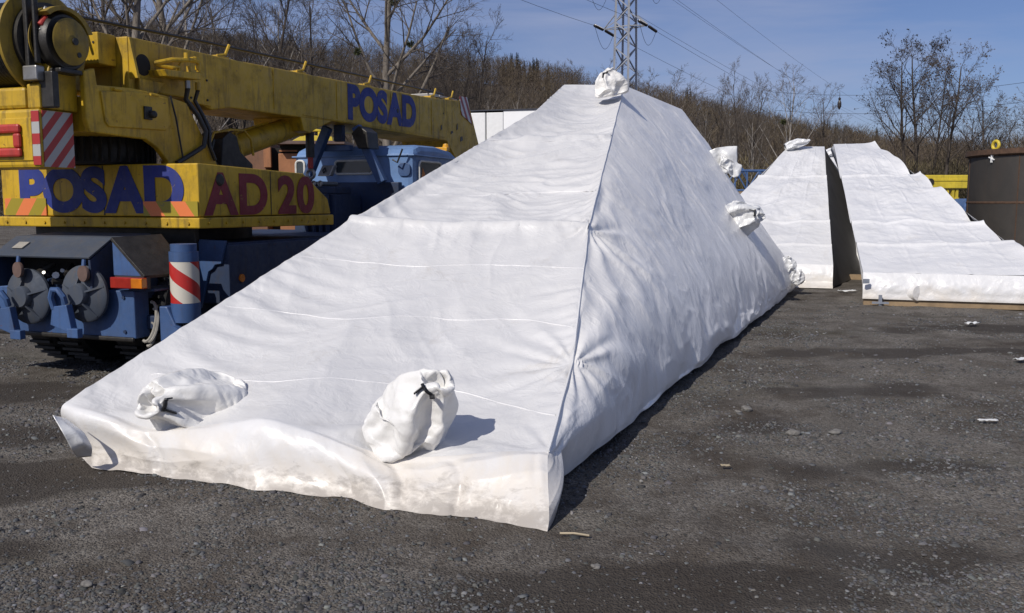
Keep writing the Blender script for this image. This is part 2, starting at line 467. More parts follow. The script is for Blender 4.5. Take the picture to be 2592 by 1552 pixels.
def attr_mat(name, rough=0.9):
    t = NT(name); t.base(t.attr('col')); t.set(rough=rough, spec=0.15)
    return t.m
def twig_mass(name, spots, seed, per, cols, label, width=(0.03, 0.07), lean=0.9):
    """a mass of bare crowns: thin tapering twigs, three to a shoot, and slim stems. spots: x, y, z, height, radius"""
    r = np.random.RandomState(seed)
    S = np.asarray(spots); N = len(S)
    Vs, Cs = [], []
    rep = np.repeat(np.arange(N), per); M = len(rep)
    h = S[rep, 3]; rad = S[rep, 4]
    th = r.uniform(0, 6.28, M); f = r.rand(M) ** 0.7
    zf = r.uniform(0.1, 0.86, M)
    prof = np.sin(np.clip((zf + 0.08) / 1.02, 0, 1) * math.pi) ** 0.7
    bx = S[rep, 0] + np.cos(th) * f * rad * prof * 0.8
    by = S[rep, 1] + np.sin(th) * f * rad * prof * 0.8
    bz = S[rep, 2] + zf * h
    L = h * r.uniform(0.05, 0.16, M)
    d = np.stack([np.cos(th) * lean * r.uniform(0.1, 1, M) + r.normal(0, 0.25, M), np.sin(th) * lean * r.uniform(0.1, 1, M) + r.normal(0, 0.25, M), r.uniform(0.45, 1.2, M)], -1)
    d /= np.linalg.norm(d, axis=1, keepdims=True)
    b = np.stack([bx, by, bz], -1)
    sd = np.cross(d, r.normal(size=(M, 3))); sd /= np.linalg.norm(sd, axis=1, keepdims=True)
    w = r.uniform(width[0], width[1], M)[:, None]
    T = np.stack([b - sd * w, b + sd * w, b + d * L[:, None]], 1)
    Vs.append(T.reshape(-1, 3))
    ci = np.array(cols)[r.randint(0, len(cols), N)][rep] * r.uniform(0.65, 1.35, (M, 1))
    Cs.append(np.repeat(ci, 3, axis=0))
    # stems
    top = S[:, :3] + np.stack([r.normal(0, 0.3, N), r.normal(0, 0.3, N), S[:, 3] * 0.86], -1)
    for a in (0.0, 2.1, 4.2):
        a2 = a + r.uniform(0, 6.28, N); wv = np.stack([np.cos(a2), np.sin(a2), 0 * a2], -1) * (0.004 * S[:, 3] + 0.015)[:, None]
        T = np.stack([S[:, :3] - wv, S[:, :3] + wv, top], 1)
        Vs.append(T.reshape(-1, 3))
        cc = np.where(r.rand(N, 1) < 0.06, np.array([[0.26, 0.24, 0.21]]), np.array([[0.085, 0.07, 0.058]])) * r.uniform(0.7, 1.3, (N, 1))
        Cs.append(np.repeat(cc, 3, axis=0))
    V = np.concatenate(Vs); Cc = np.concatenate(Cs)
    me = np_mesh(name, V, np.arange(len(V)).reshape(-1, 3))
    n2 = len(me.vertices)
    at = me.attributes.new('col', 'FLOAT_COLOR', 'POINT')
    at.data.foreach_set('color', np.concatenate([np.clip(Cc[:n2], 0, 1), np.ones((n2, 1))], 1).astype(np.float32).ravel())
    o = link_mesh(name, me, M_TWIG)
    return tag(o, label, None, kind='stuff')
M_TWIG = attr_mat('twigs')
r_ = np.random.RandomState(5)
def wood_spots(n, ya, yb, hmin, hmax, seed, xs=0.78, pwr=1.0):
    r = np.random.RandomState(seed)
    y = ya + (yb - ya) * r.rand(n) ** pwr; x = y * r.uniform(-xs, xs, n)
    h = r.uniform(hmin, hmax, n)
    return np.stack([x, y, hill_z(x, y), h, h * r.uniform(0.22, 0.32, n)], -1)
twig_mass('woodland', wood_spots(5200, 112, 400, 8.5, 12.5, 3, 0.66, 0.85), 11, 150,
          [(0.100, 0.078, 0.055), (0.088, 0.068, 0.050), (0.120, 0.095, 0.062), (0.095, 0.076, 0.060)], 'brown bare woodland covering the hillside', (0.025, 0.06))
# pale willow scrub at the hill foot, right of the centre
rs2 = np.random.RandomState(8); n = 420
y_ = rs2.uniform(60, 78, n); x_ = y_ * rs2.uniform(0.17, 0.62, n)
hgt = rs2.uniform(3.0, 5.4, n)
twig_mass('willow_scrub', np.stack([x_, y_, np.zeros(n), hgt, hgt * 0.35], -1), 12, 170,
          [(0.165, 0.14, 0.075), (0.14, 0.115, 0.065), (0.11, 0.09, 0.06)], 'olive yellow willow scrub at the foot of the hill', (0.018, 0.035), 0.6)
n = 260
y_ = rs2.uniform(56, 72, n); x_ = y_ * rs2.uniform(-0.7, 0.2, n); hgt = rs2.uniform(2.5, 4.6, n)
twig_mass('thicket', np.stack([x_, y_, np.zeros(n), hgt, hgt * 0.35], -1), 13, 150,
          [(0.12, 0.095, 0.07), (0.095, 0.075, 0.06)], 'brown bare thicket behind the cranes', (0.018, 0.035), 0.6)

# ------------------------------------------------------------------ single bare trees
def bark(name, a, b, scale=6):
    t = NT(name)
    n = t.noise(scale, 5, 0.7, 0.3, vec=t.mapped((1, 1, 0.35)))
    t.base(t.mix(t.rng(n, 0.35, 0.65), a, b)); t.set(rough=0.92, spec=0.2, normal=t.bump(n, 0.5, 0.03))
    return t.m
M_BARK_D = bark('bark_dark', (0.045, 0.036, 0.03), (0.09, 0.075, 0.062))
M_BARK_L = bark('bark_pale', (0.10, 0.085, 0.07), (0.24, 0.21, 0.175))
M_BIRCH = bark('bark_birch', (0.16, 0.14, 0.12), (0.42, 0.39, 0.35), 3)
M_CROWN_D = plain('branch_dark', (0.062, 0.05, 0.043), 0.92, var=0.4, scale=1.2)
M_CROWN_L = plain('branch_pale', (0.115, 0.095, 0.078), 0.92, var=0.4, scale=1.2)
M_MISTLE = plain('mistletoe', (0.075, 0.085, 0.03), 0.85, var=0.3)

def bare_tree(seed, H, r0, limbs=10, spread=0.62, first=0.3, cones=False, fork=False, sub=(7, 6, 4), droop=0.0):
    R = random.Random(seed)
    trunk, crown = MB(), MB()
    tips = []
    def perp(d):
        a = Vector((R.gauss(0, 1), R.gauss(0, 1), R.gauss(0, 1))); p = (a - d * a.dot(d))
        return p.normalized() if p.length > 1e-3 else Vector((1, 0, 0))
    def grow(p, d, L, r, lev):
        nseg = (7, 4, 3, 2, 2)[lev]
        pts = [p.copy()]; q = p.copy(); dd = d.copy()
        for k in range(nseg):
            dd = (dd + perp(dd) * R.uniform(0.02, (0.06, 0.2, 0.26, 0.3, 0.3)[lev]) + Vector((0, 0, (0.02, 0.09, 0.07, 0.04 - droop, 0.02 - droop * 2)[lev]))).normalized()
            q = q + dd * (L / nseg); pts.append(q.copy())
        mb = trunk if lev <= 1 else crown
        mb.tube(pts, r, (8, 5, 4, 3, 3)[lev], r_end=r * (0.22 if lev == 0 else 0.3), caps=False)
        if lev >= 3: tips.append(pts[-1])
        if lev == 4: return
        nch = (limbs, sub[0], sub[1], sub[2])[lev]
        for i in range(nch):
            f = first + (1 - first) * ((i + R.random()) / nch) if lev == 0 else R.uniform(0.22, 1.0)
            x = f * nseg; k = min(int(x), nseg - 1); w = x - k
            b = pts[k].lerp(pts[k + 1], w); ax = (pts[k + 1] - pts[k]).normalized()
            ang = R.uniform(0.45, 1.0) * (spread / 0.62)
            nd = (ax * math.cos(ang) + perp(ax) * math.sin(ang)).normalized()
            if lev == 0:
                g = i * 2.4 + R.uniform(-0.5, 0.5); nd = (Vector((math.cos(g), math.sin(g), 0)) * math.sin(ang) + Vector((0, 0, math.cos(ang)))).normalized()
                cl = L * (0.46 - 0.30 * (f - first) / (1 - first)) * R.uniform(0.8, 1.15)
            else:
                cl = L * R.uniform(0.34, 0.6) * (1.15 - 0.45 * f)
            rr = max(r * (1 - 0.75 * f) * R.uniform(0.45, 0.66), 0.008)
            grow(b, nd, cl, rr, lev + 1)
    if fork:
        for s in (-1, 1):
            grow(Vector((0.15 * s, 0, 0)), Vector((0.16 * s, R.uniform(-.05, .05), 1)).normalized(), H * R.uniform(0.86, 1.0), r0 * 0.75, 0)
    else:
        grow(Vector((0, 0, -0.1)), Vector((R.uniform(-.04, .04), R.uniform(-.04, .04), 1)).normalized(), H, r0, 0)
    if cones:
        for p in tips:
            if p.z > H * 0.42 and R.random() < 0.13:
                for k in range(2):
                    c = p + Vector((R.gauss(0, .12), R.gauss(0, .12), R.gauss(0, .1))); s = R.uniform(0.03, 0.065)
                    crown.add([c + Vector((s, 0, -s)), c + Vector((-s, s, 0)), c + Vector((-s, -s, s * .5)), c + Vector((0, 0, s * 1.4))], [(0, 1, 2), (0, 1, 3), (1, 2, 3), (2, 0, 3)])
    return trunk, crown, tips
PROTO = {}
def proto(key, seed, H, r0, **k):
    t, c, tips = bare_tree(seed, H, r0, **k)
    def me(mb, nm):
        m = bpy.data.meshes.new(nm); m.from_pydata(mb.v, [], mb.f); m.update()
        m.polygons.foreach_set('use_smooth', [True] * len(m.polygons)); return m
    PROTO[key] = (me(t, 'trunk'), me(c, 'crown'), max(v[2] for v in c.v), tips)
proto('ash', 1, 14, 0.27, limbs=13, spread=0.66, first=0.26, sub=(8, 7, 5))
proto('round', 2, 13, 0.22, limbs=13, spread=0.52, first=0.22, fork=True, sub=(7, 7, 4))
proto('alder', 3, 13, 0.18, limbs=12, spread=0.58, first=0.34, cones=True, sub=(7, 6, 4))
proto('alder2', 9, 13, 0.17, limbs=11, spread=0.7, first=0.38, cones=True, sub=(7, 6, 4))
proto('birch', 4, 13, 0.12, limbs=14, spread=0.45, first=0.3, sub=(6, 5, 4), droop=0.05)
proto('wispy', 5, 12, 0.12, limbs=11, spread=0.5, first=0.25, sub=(6, 5, 4))
def ball(p, rad, seed):
    R = random.Random(seed); mb = MB()
    for i in range(150):
        d = Vector((R.gauss(0, 1), R.gauss(0, 1), R.gauss(0, 1))).normalized(); s = d.cross(Vector((R.gauss(0, 1), R.gauss(0, 1), 1))).normalized()
        e = p + d * rad * R.uniform(0.7, 1.05); w = rad * 0.09; b = p + d * rad * 0.15
        mb.add([b - s * w * .3, b + s * w * .3, e + s * w, e - s * w], [(0, 1, 2, 3)])
    return mb
def tree(kind, px, Y, top_y, label, name='bare_tree', rz=0.0, bark_m=None, crown_m=None, group=None, mist=(), wide=1.0):
    """px: pixel column of the trunk; top_y: row its top reaches; Y: how far away it stands"""
    tm, cm, H, tips = PROTO[kind]
    X = float(dep(px, 500, Y)[0]); zt = float(dep(px, top_y, Y)[2])
    z0 = float(hill_z(np.array(X), np.array(Y))) if Y > 105 else 0.0
    s = (zt - z0) / H
    root = empty(name, (X, Y, z0), rz); root.scale = (s * wide, s * wide, s)
    tag(root, label, 'tree', group)
    for nm, m, mt in (('trunk', tm, bark_m or M_BARK_D), ('crown', cm, crown_m or M_CROWN_D)):
        o = bpy.data.objects.new(nm, m); COL.objects.link(o); o.parent = root
        if len(m.materials) == 0: m.materials.append(None)
        o.material_slots[0].link = 'OBJECT'; o.material_slots[0].material = mt
    for k, (hf, rad) in enumerate(mist):
        c = sorted(tips, key=lambda q: abs(q.z - hf * H) + 0.15 * q.xy.length)[k * 3]
        ball(c, rad, k).build('mistletoe', M_MISTLE, root)
    return root
L_, D_ = (M_BARK_L, M_CROWN_L), (M_BARK_D, M_CROWN_D)
tree('ash', 986, 44, -230, 'tall pale-barked bare tree behind the lettered crane boom', rz=0.4, bark_m=M_BARK_L, crown_m=M_CROWN_L, mist=((0.72, 0.28), (0.6, 0.22), (0.56, 0.2)), wide=1.1)
tree('round', 1128, 52, 10, 'dark forked bare tree just left of the white hall', rz=1.0, wide=0.8)
tree('round', 1180, 56, 15, 'dark round-crowned bare tree above the white hall', rz=2.6, wide=0.85)
tree('wispy', 1075, 60, 70, 'thin bare tree between the two large trees behind the boom tip', rz=0.7)
tree('ash', 345, 42, -420, 'pale bare tree rising over the rear end of the crane boom', rz=2.0, bark_m=M_BARK_L, crown_m=M_CROWN_L)
tree('wispy', 255, 46, -300, 'bare tree directly behind the crane winch', rz=1.1, crown_m=M_CROWN_L, wide=1.4)
tree('ash', 440, 50, -330, 'bare tree with pale limbs behind the hydraulic fittings of the boom', rz=4.2, bark_m=M_BARK_L, wide=1.1)
tree('birch', 520, 58, -200, 'slim birch behind the first rope guide on the boom', 'birch_tree', 0.5, M_BIRCH, M_CROWN_L)
tree('round', 640, 60, -150, 'bare tree with many upright stems left of the tall pale tree', rz=3.3, wide=1.0)
tree('birch', 722, 66, -70, 'slender birch in front of the wood left of the tall pale tree', 'birch_tree', 2.2, M_BIRCH, M_CROWN_L, wide=1.2)
tree('wispy', 815, 64, -80, 'grey bare tree close left of the tall pale tree', rz=5.0, wide=1.2)
tree('wispy', 1432, 84, 150, 'faint bare tree above the flat top of the large tarpaulin load', rz=0.2, crown_m=M_CROWN_L, wide=1.2)
tree('wispy', 1545, 92, 140, 'bare tree hidden partly behind the pylon', rz=2.9, crown_m=M_CROWN_L)
tree('birch', 1648, 92, 165, 'small bare tree close right of the pylon', 'birch_tree', 0.2, M_BARK_L, M_CROWN_L, wide=1.2)
tree('birch', 1708, 88, 170, 'bushy bare tree second right of the pylon', 'birch_tree', 1.4, M_BARK_L, M_CROWN_L, wide=1.4)
tree('wispy', 1815, 82, 190, 'low bare tree midway between the pylon and the mistletoe tree', rz=1.9, crown_m=M_CROWN_L)
tree('round', 1880, 76, 148, 'many-stemmed bare tree left of the mistletoe tree', rz=0.9, crown_m=M_CROWN_L, wide=0.8)
tree('birch', 1978, 70, 150, 'white-stemmed leaning birch carrying a ball of mistletoe', 'birch_tree', 3.9, M_BIRCH, M_CROWN_L, mist=((0.62, 0.3),), wide=1.25)
tree('wispy', 2078, 74, 205, 'small bare tree over the second tarpaulin load', rz=2.4, crown_m=M_CROWN_L, wide=1.2)
tree('alder', 2322, 60, 66, 'tall dark alder in the middle of the right-hand clump', 'alder_tree', 0.3, wide=0.95)
tree('alder2', 2298, 58, 95, 'leaning alder on the left of the right-hand clump', 'alder_tree', 2.0, wide=1.0)
tree('alder', 2385, 57, 100, 'broad-topped alder on the right of the right-hand clump', 'alder_tree', 3.6, wide=1.0)
tree('alder2', 2352, 66, 120, 'thin alder behind the right-hand clump', 'alder_tree', 4.4, wide=0.8)
tree('alder', 2482, 62, 185, 'shorter alder above the yellow lifting eye of the tank', 'alder_tree', 5.2, wide=1.05)
tree('wispy', 2440, 66, 250, 'low bare tree between the alders', rz=0.8, wide=1.3)
tree('wispy', 2560, 64, 270, 'low bare tree above the steel tank', rz=4.0, wide=1.5)
tree('birch', 2625, 60, 180, 'bare tree at the right edge of the picture', 'birch_tree', 4.0, M_BARK_L, M_CROWN_L, wide=1.3)
for k, (px, Y, ty, where_) in enumerate(((1250, 80, 190, 'behind the left end of the white hall roof'), (1320, 90, 200, 'behind the right end of the white hall roof'), (1640, 80, 240, 'against the hill just right of the peak of the large load'), (1770, 78, 250, 'on the hill above the right shoulder of the large load'), (1845, 90, 240, 'on the hill left of the upright film flap'), (2130, 72, 300, 'directly behind the top of the scalloped load'), (905, 72, 110, 'above the blue lettering on the boom'), (1420, 84, 215, 'rising just left of the tied cover on the peak'), (590, 62, 90, 'above the first rope guide on the boom'), (1905, 66, 260, 'on the hill close left of the mistletoe birch'))):
    tree('birch', px, Y, ty, 'slim pale birch stem ' + where_, 'birch_tree', k * 1.3, M_BIRCH, M_CROWN_L, 'birches scattered through the wood', wide=0.9)
# dark spruces on the ridge
M_SPRUCE = plain('spruce_needles', (0.022, 0.03, 0.02), 0.9, var=0.3)
def spruce_mesh():
    R = random.Random(3); mb = MB(); tk = MB().cyl((0, 0, 0), (0, 0, 9.5), 0.14, 0.03, 6)
    for i in range(60):
        z = 1.5 + 8.2 * i / 60; rad = 1.75 * (1 - z / 10.2)
        for k in range(7):
            g = R.uniform(0, 6.28); L = rad * R.uniform(0.7, 1.15); c, s = math.cos(g), math.sin(g); w = 0.16 + 0.12 * rad
            mb.add([(-s * w * .4, c * w * .4, z), (s * w * .4, -c * w * .4, z), (c * L + s * w * .3, s * L - c * w * .3, z - L * .42), (c * L - s * w * .3, s * L + c * w * .3, z - L * .42)], [(0, 1, 2, 3)])
    return tk, mb
tk, nd = spruce_mesh()
sp0 = None
R = random.Random(12)
for i in range(46):
    px = R.choice([R.uniform(1265, 1400), R.uniform(1265, 1400), R.uniform(1265, 1400), R.uniform(1690, 1760), R.uniform(2000, 2230), R.uniform(2000, 2230)]) + R.uniform(-8, 8)
    Y = R.uniform(372, 392); X = float(dep(px, 400, Y)[0]); z = float(hill_z(np.array(X), np.array(Y)))
    if sp0 is None:
        sp0 = empty('spruce_tree'); tk.build('trunk', M_BARK_D, sp0); nd.build('crown', M_SPRUCE, sp0); s = sp0
    else: s = copy_tree(sp0)
    s.location = (X, Y, z); k = R.uniform(1.25, 1.7); s.scale = (k * 1.25, k * 1.25, k); s.rotation_euler.z = R.uniform(0, 6)
    tag(s, 'small dark spruce on the skyline of the wooded ridge', 'tree', 'spruces along the ridge')

# ------------------------------------------------------------------ pylon and power lines
M_GALV = plain('galvanised_steel', (0.34, 0.35, 0.37), 0.55, 0.3, var=0.15, scale=3)
M_INSUL = plain('insulator_brown', (0.035, 0.028, 0.026), 0.3, var=0.2)
M_WIRE = plain('wire_dark', (0.05, 0.055, 0.065), 0.5, 0.4)
PY = np.array([8.52, 70.0, 0.0])
FAR = np.array([138.0, 300.0, 0.0])
ld = (FAR - PY) / np.linalg.norm(FAR - PY)          # line direction
ad = np.array([ld[1], -ld[0], 0])                   # arm direction
pyl = empty('power_pylon', tuple(PY)); tag(pyl, 'grey steel lattice pylon rising behind the large tarpaulin load', 'pylon')
rot = math.radians(-37)
def pw(z): return 0.78 - 0.0125 * z                  # half width
def pcorner(k, z):
    g = rot + math.pi / 4 + k * math.pi / 2; r = pw(z) * math.sqrt(2) * 0.95
    return (r * math.cos(g), r * math.sin(g), z)
for k in range(4):
    MB().bar(pcorner(k, 0), pcorner(k, 25), 0.15).build('leg', M_GALV, pyl)
for k in range(4):
    br = MB(); z = 0.2; fl = k % 2
    while z < 24.5:
        h = 0.92
        a = pcorner(k + fl, z); b = pcorner(k + 1 - fl, z + h); br.bar(a, b, 0.075)
        fl = 1 - fl; z += h
    br.build('bracing', M_GALV, pyl)
def arm(z, L):
    m = MB()
    for s in (-1, 1):
        tip = ad * L * s + np.array([0, 0, z])
        for k in range(4):
            c = np.array(pcorner(k, z))
            if np.dot(c, ad) * s > 0:
                m.bar(c, tip, 0.07); m.bar(pcorner(k, z + 0.95), tip + np.array([0, 0, 0.06]), 0.06)
    for k in range(4): m.bar(pcorner(k, z), pcorner(k + 1, z), 0.07)
    m.build('cross_arm', M_GALV, pyl)
ARMS = ((14.55, 1.75), (17.5, 2.3), (20.3, 1.75))
LINES = []
for z, L in ARMS:
    arm(z, L)
    for s in (-1, 1):
        tip = ad * L * s + np.array([0, 0, z - 0.05])
        ends = []
        for q in (-1, 1):
            a = tip + ld * 0.15 * q; e = tip + ld * 1.75 * q + np.array([0, 0, -0.12 if q > 0 else 0.05])
            prof = []
            for i in range(13):
                h = 0.1 + i * 0.12; prof += [(0.05, h), (0.115, h + 0.03), (0.115, h + 0.06), (0.05, h + 0.08)]
            MB().lathe([(0.02, 0)] + prof + [(0.02, 1.75)], a, e - a, 10).build('insulator', M_INSUL, pyl, smooth=True)
            ends.append(e)
        lp = [ends[0] * (1 - f) + ends[1] * f - np.array([0, 0, 1.35 * math.sin(math.pi * f)]) for f in np.linspace(0, 1, 13)]
        MB().tube(lp, 0.016, 4).build('jumper', M_WIRE, pyl)
        LINES.append((ends, z, s))
ordn = ['lowest', 'second lowest', 'middle left', 'middle right', 'upper left', 'upper right']
for i, (ends, z, s) in enumerate(LINES):
    m = MB()
    a = PY + ends[1]; b = FAR + ad * s * 2 + np.array([0, 0, z + 4.0])
    m.tube([a * (1 - f) + b * f - np.array([0, 0, 7.5 * 4 * f * (1 - f) * 0.55]) for f in np.linspace(0, 1, 24)], 0.014, 4)
    a = PY + ends[0]; b = PY - ld * 60 + ad * s * 2 + np.array([0, 0, z + 2.0])
    m.tube([a * (1 - f) + b * f - np.array([0, 0, 1.0 * 4 * f * (1 - f)]) for f in np.linspace(0, 1, 14)], 0.013, 4)
    tag(m.build('power_line', M_WIRE), 'thin power line strung from the pylon, %s of its wires' % ordn[i], 'power line', 'power lines on the pylon')
for i, (p0, p1, nm) in enumerate((((1960, 233, 62), (2680, 196, 48), 'upper'), ((1960, 279, 62), (2680, 245, 48), 'lower'))):
    a = dep(*p0); b = dep(*p1)
    m = MB().tube([a * (1 - f) + b * f - np.array([0, 0, 0.5 * 4 * f * (1 - f)]) for f in np.linspace(0, 1, 20)], 0.010, 4)
    tag(m.build('overhead_wire', M_WIRE), '%s of two near-level wires passing the alder clump' % nm, 'wire', 'level wires at the right')
pa = dep(2126, 234, 60); m = MB()
m.tube([pa, pa - np.array([0, 0, 0.35])], 0.015, 4)
m.lathe([(0.02, 0), (0.1, .1), (0.06, .2), (0.13, .35), (0.13, .6), (0.05, .75), (0.02, .8)], pa - np.array([0, 0, 0.3]), (0, 0, -1), 8)
tag(m.build('wire_weight', M_INSUL), 'small black fitting hanging from the upper level wire', 'insulator')

# ------------------------------------------------------------------ white hall behind
M_HALL = plain('hall_white_sheet', (0.90, 0.90, 0.89), 0.45, var=0.02, scale=1.0)
M_HALLG = plain('hall_grey_trim', (0.80, 0.80, 0.78), 0.5, var=0.05)
M_DARKTRIM = plain('roof_trim', (0.03, 0.035, 0.05), 0.5)
hall = empty('white_hall', (0.2, 36, 0), math.radians(-15)); tag(hall, 'white sheet-clad hall behind the crane boom tip', 'building')
MB().box(-0.55, 1.7, 0, 10, 0, 5.12).build('wall', M_HALL, hall)
MB().box(-1.92, -1.28, -0.06, 10, 0, 5.06).build('corner_panel', M_HALLG, hall, bevel=0.02)
MB().box(-1.24, -0.56, -0.03, 10, 0, 5.06).build('corner_panel', M_HALLG, hall, bevel=0.02)
MB().box(-2.0, 1.8, -0.05, 10.1, 5.13, 5.17).build('roof_edge', M_DARKTRIM, hall)

# ------------------------------------------------------------------ brown cabin with yellow frame, seen under the boom
M_BROWN = paint('cabin_brown', (0.20, 0.095, 0.05), 0.6, 0.3, chips=0.1)
M_ORANGE = paint('cabin_orange', (0.34, 0.14, 0.055), 0.55, 0.3, chips=0.1)
M_ROOF = plain('cabin_roof', (0.12, 0.075, 0.06), 0.7)
M_YEL2 = paint('yellow_steel', (0.66, 0.50, 0.04), 0.45, 0.15, chips=0.1)
M_SHADOWBOX = plain('dark_interior', (0.02, 0.018, 0.016), 0.9)
def atX(px, Y): return float(dep(px, 500, Y)[0])
def atZ(py, Y): return float(dep(1296, py, Y)[2])
Yb = 24.0
cab0 = empty('site_cabin', (0, Yb, 0)); tag(cab0, 'rust brown site cabin glimpsed under the crane boom', 'cabin')
MB().box(atX(560, Yb), atX(676, Yb), 0, 3, 0, atZ(355, Yb)).build('wall', M_BROWN, cab0, bevel=0.02)
MB().box(atX(706, Yb), atX(860, Yb), 0.05, 3, 0, atZ(388, Yb)).build('wall_panel', M_ORANGE, cab0, bevel=0.02)
MB().box(atX(678, Yb), atX(704, Yb), 0.5, 3, 0, atZ(372, Yb)).build('doorway', M_SHADOWBOX, cab0)
MB().box(atX(706, Yb), atX(860, Yb), 0.25, 3, atZ(387, Yb), atZ(367, Yb)).build('window_band', M_SHADOWBOX, cab0)
MB().box(atX(706, Yb), atX(752, Yb), 0.16, 0.24, atZ(383, Yb), atZ(379, Yb)).build('window_bar', M_ORANGE, cab0)
MB().box(atX(672, Yb), atX(690, Yb), -0.06, 0.04, atZ(424, Yb), atZ(372, Yb)).build('door_post', M_ORANGE, cab0, bevel=0.01)
MB().prism([(atX(702, Yb), atZ(366, Yb)), (atX(725, Yb), atZ(358, Yb)), (atX(880, Yb), atZ(358, Yb)), (atX(880, Yb), atZ(366, Yb))], 'y', -0.3, 3.2).build('roof', M_ROOF, cab0)
Yc = 23.6
fr = empty('yellow_spreader_frame', (0, Yc, 0)); tag(fr, 'yellow steel frame lying on the roof of the brown cabin', 'steel frame')
zb = atZ(358, Yc) + 0.03
MB().prism([(atX(735, Yc), zb), (atX(765, Yc), zb + 0.16), (atX(838, Yc), zb + 0.11), (atX(840, Yc), zb)], 'y', 0.3, 1.6).build('beam', M_YEL2, fr, bevel=0.01)
for px in (764, 800):
    MB().box(atX(px, Yc), atX(px + 10, Yc), 0.4, 0.55, zb + 0.1, zb + 0.36).build('post', M_YEL2, fr, bevel=0.01)
MB().box(atX(762, Yc), atX(818, Yc), 0.38, 0.57, zb + 0.26, zb + 0.34).build('crossbar', M_YEL2, fr, bevel=0.01)
MB().lathe([(0, 0), (0.12, 0), (0.12, .07), (0, .09)], (atX(815, Yc), 0.6, zb + 0.45), (0, 0, 1), 12).build('knob', M_YEL2, fr)
MB().cyl((atX(815, Yc), 0.6, zb + 0.08), (atX(815, Yc), 0.6, zb + 0.46), 0.05).build('knob_stem', M_YEL2, fr)

# ------------------------------------------------------------------ yellow crane far right
M_BLUE2 = paint('far_blue', (0.06, 0.13, 0.30), 0.5, 0.2)
Yd = 40.0
bc = empty('background_crane', (0, Yd, 0)); tag(bc, 'yellow crane boom on a blue carrier behind the right-hand load', 'mobile crane')
x0, x1 = atX(2240, Yd), atX(2560, Yd)
MB().box(x0, x1, 0, 0.7, atZ(477, Yd), atZ(443, Yd)).build('boom', M_YEL2, bc, bevel=0.03)
MB().box(x0, x1, -0.03, -0.002, atZ(458, Yd), atZ(454, Yd)).build('boom_rib', M_YEL2, bc)
MB().lathe([(0, 0), (0.14, 0), (0.14, .06), (0, .06)], (atX(2353, Yd), -0.0, atZ(460, Yd)), (0, -1, 0), 14).build('bolt', M_SHADOWBOX, bc)
for px in (2372, 2386, 2398, 2412, 2422):
    MB().box(atX(px, Yd), atX(px + 6, Yd), 0.1, 0.25, 0.5, atZ(479, Yd)).build('ladder_post', M_YEL2, bc)
for py in (500, 512, 526): MB().box(atX(2360, Yd), atX(2430, Yd), 0.11, 0.24, atZ(py + 4, Yd), atZ(py, Yd)).build('rung', M_YEL2, bc)
MB().prism([(atX(2396, Yd), 0.4), (atX(2396, Yd), atZ(520, Yd)), (atX(2412, Yd), atZ(503, Yd)), (atX(2560, Yd), atZ(503, Yd)), (atX(2560, Yd), 0.4)], 'y', -1.6, -0.1).build('cab', M_BLUE2, bc, bevel=0.08)
MB().box(atX(2406, Yd), atX(2426, Yd), -1.62, -1.6, atZ(534, Yd), atZ(514, Yd)).build('window', M_SHADOWBOX, bc)
for xx in (atX(2290, Yd), atX(2440, Yd)):
    MB().lathe([(0.2, 0), (0.5, 0), (0.55, .08), (0.55, .3), (0.5, .38), (0.2, .38)], (xx, -0.6, 0.55), (0, -1, 0), 20).build('wheel', M_SHADOWBOX, bc, smooth=True)
MB().box(x0 - 1, x1, -0.55, 0.6, 0.75, 1.15).build('chassis', M_BLUE2, bc, bevel=0.02)
# ------------------------------------------------------------------ blue lattice boom sections behind the large load
Ye = 30.0
bl = empty('blue_lattice_boom', (0, Ye, 0)); tag(bl, 'blue tubular lattice section lying behind the large load', 'lattice section')
xa, xb = atX(1800, Ye), atX(2010, Ye); zt, zl = atZ(432, Ye), atZ(482, Ye)
for (z, y) in ((zt, 0), (zt, 0.7), (zl, 0), (zl, 0.7)): MB().cyl((xa, y, z), (xb, y, z), 0.035, n=8).build('chord', M_BLUE2, bl, smooth=True)
nn = 7
for i in range(nn):
    u0 = xa + (xb - xa) * i / nn; u1 = xa + (xb - xa) * (i + 1) / nn
    MB().cyl((u0, 0, zl if i % 2 else zt), (u1, 0, zt if i % 2 else zl), 0.022, n=6).build('brace', M_BLUE2, bl)
    MB().cyl((u0, 0.7, zt if i % 2 else zl), (u1, 0.7, zl if i % 2 else zt), 0.022, n=6).build('brace', M_BLUE2, bl)
    MB().cyl((u0, 0, zt), (u0, 0, zl), 0.022, n=6).build('post', M_BLUE2, bl)
MB().tube([(atX(1855, Ye) + 0.55 * math.cos(g), 0.3, zt - 0.35 + 0.55 * math.sin(g)) for g in np.linspace(0.2, 2.9, 14)], 0.03, 6).build('hoop', M_BLUE2, bl)
M_TIMBER = plain('timber', (0.27, 0.19, 0.11), 0.8, var=0.3, scale=4)
tb = empty('timber_stack', (0, Ye, 0)); tag(tb, 'orange timbers under the blue lattice section', 'timber')
for i in range(3):
    MB().box(xa - 0.2, xb + 0.2, -0.2 + i * 0.45, 0.15 + i * 0.45, atZ(500, Ye), zl - 0.04).build('beam', M_TIMBER, tb, bevel=0.01)
for xx in (xa + 0.3, (xa + xb) / 2, xb - 0.3):
    MB().box(xx - 0.15, xx + 0.15, -0.2, 1.1, 0, atZ(500, Ye) - 0.002).build('block', M_TIMBER, tb, bevel=0.01)

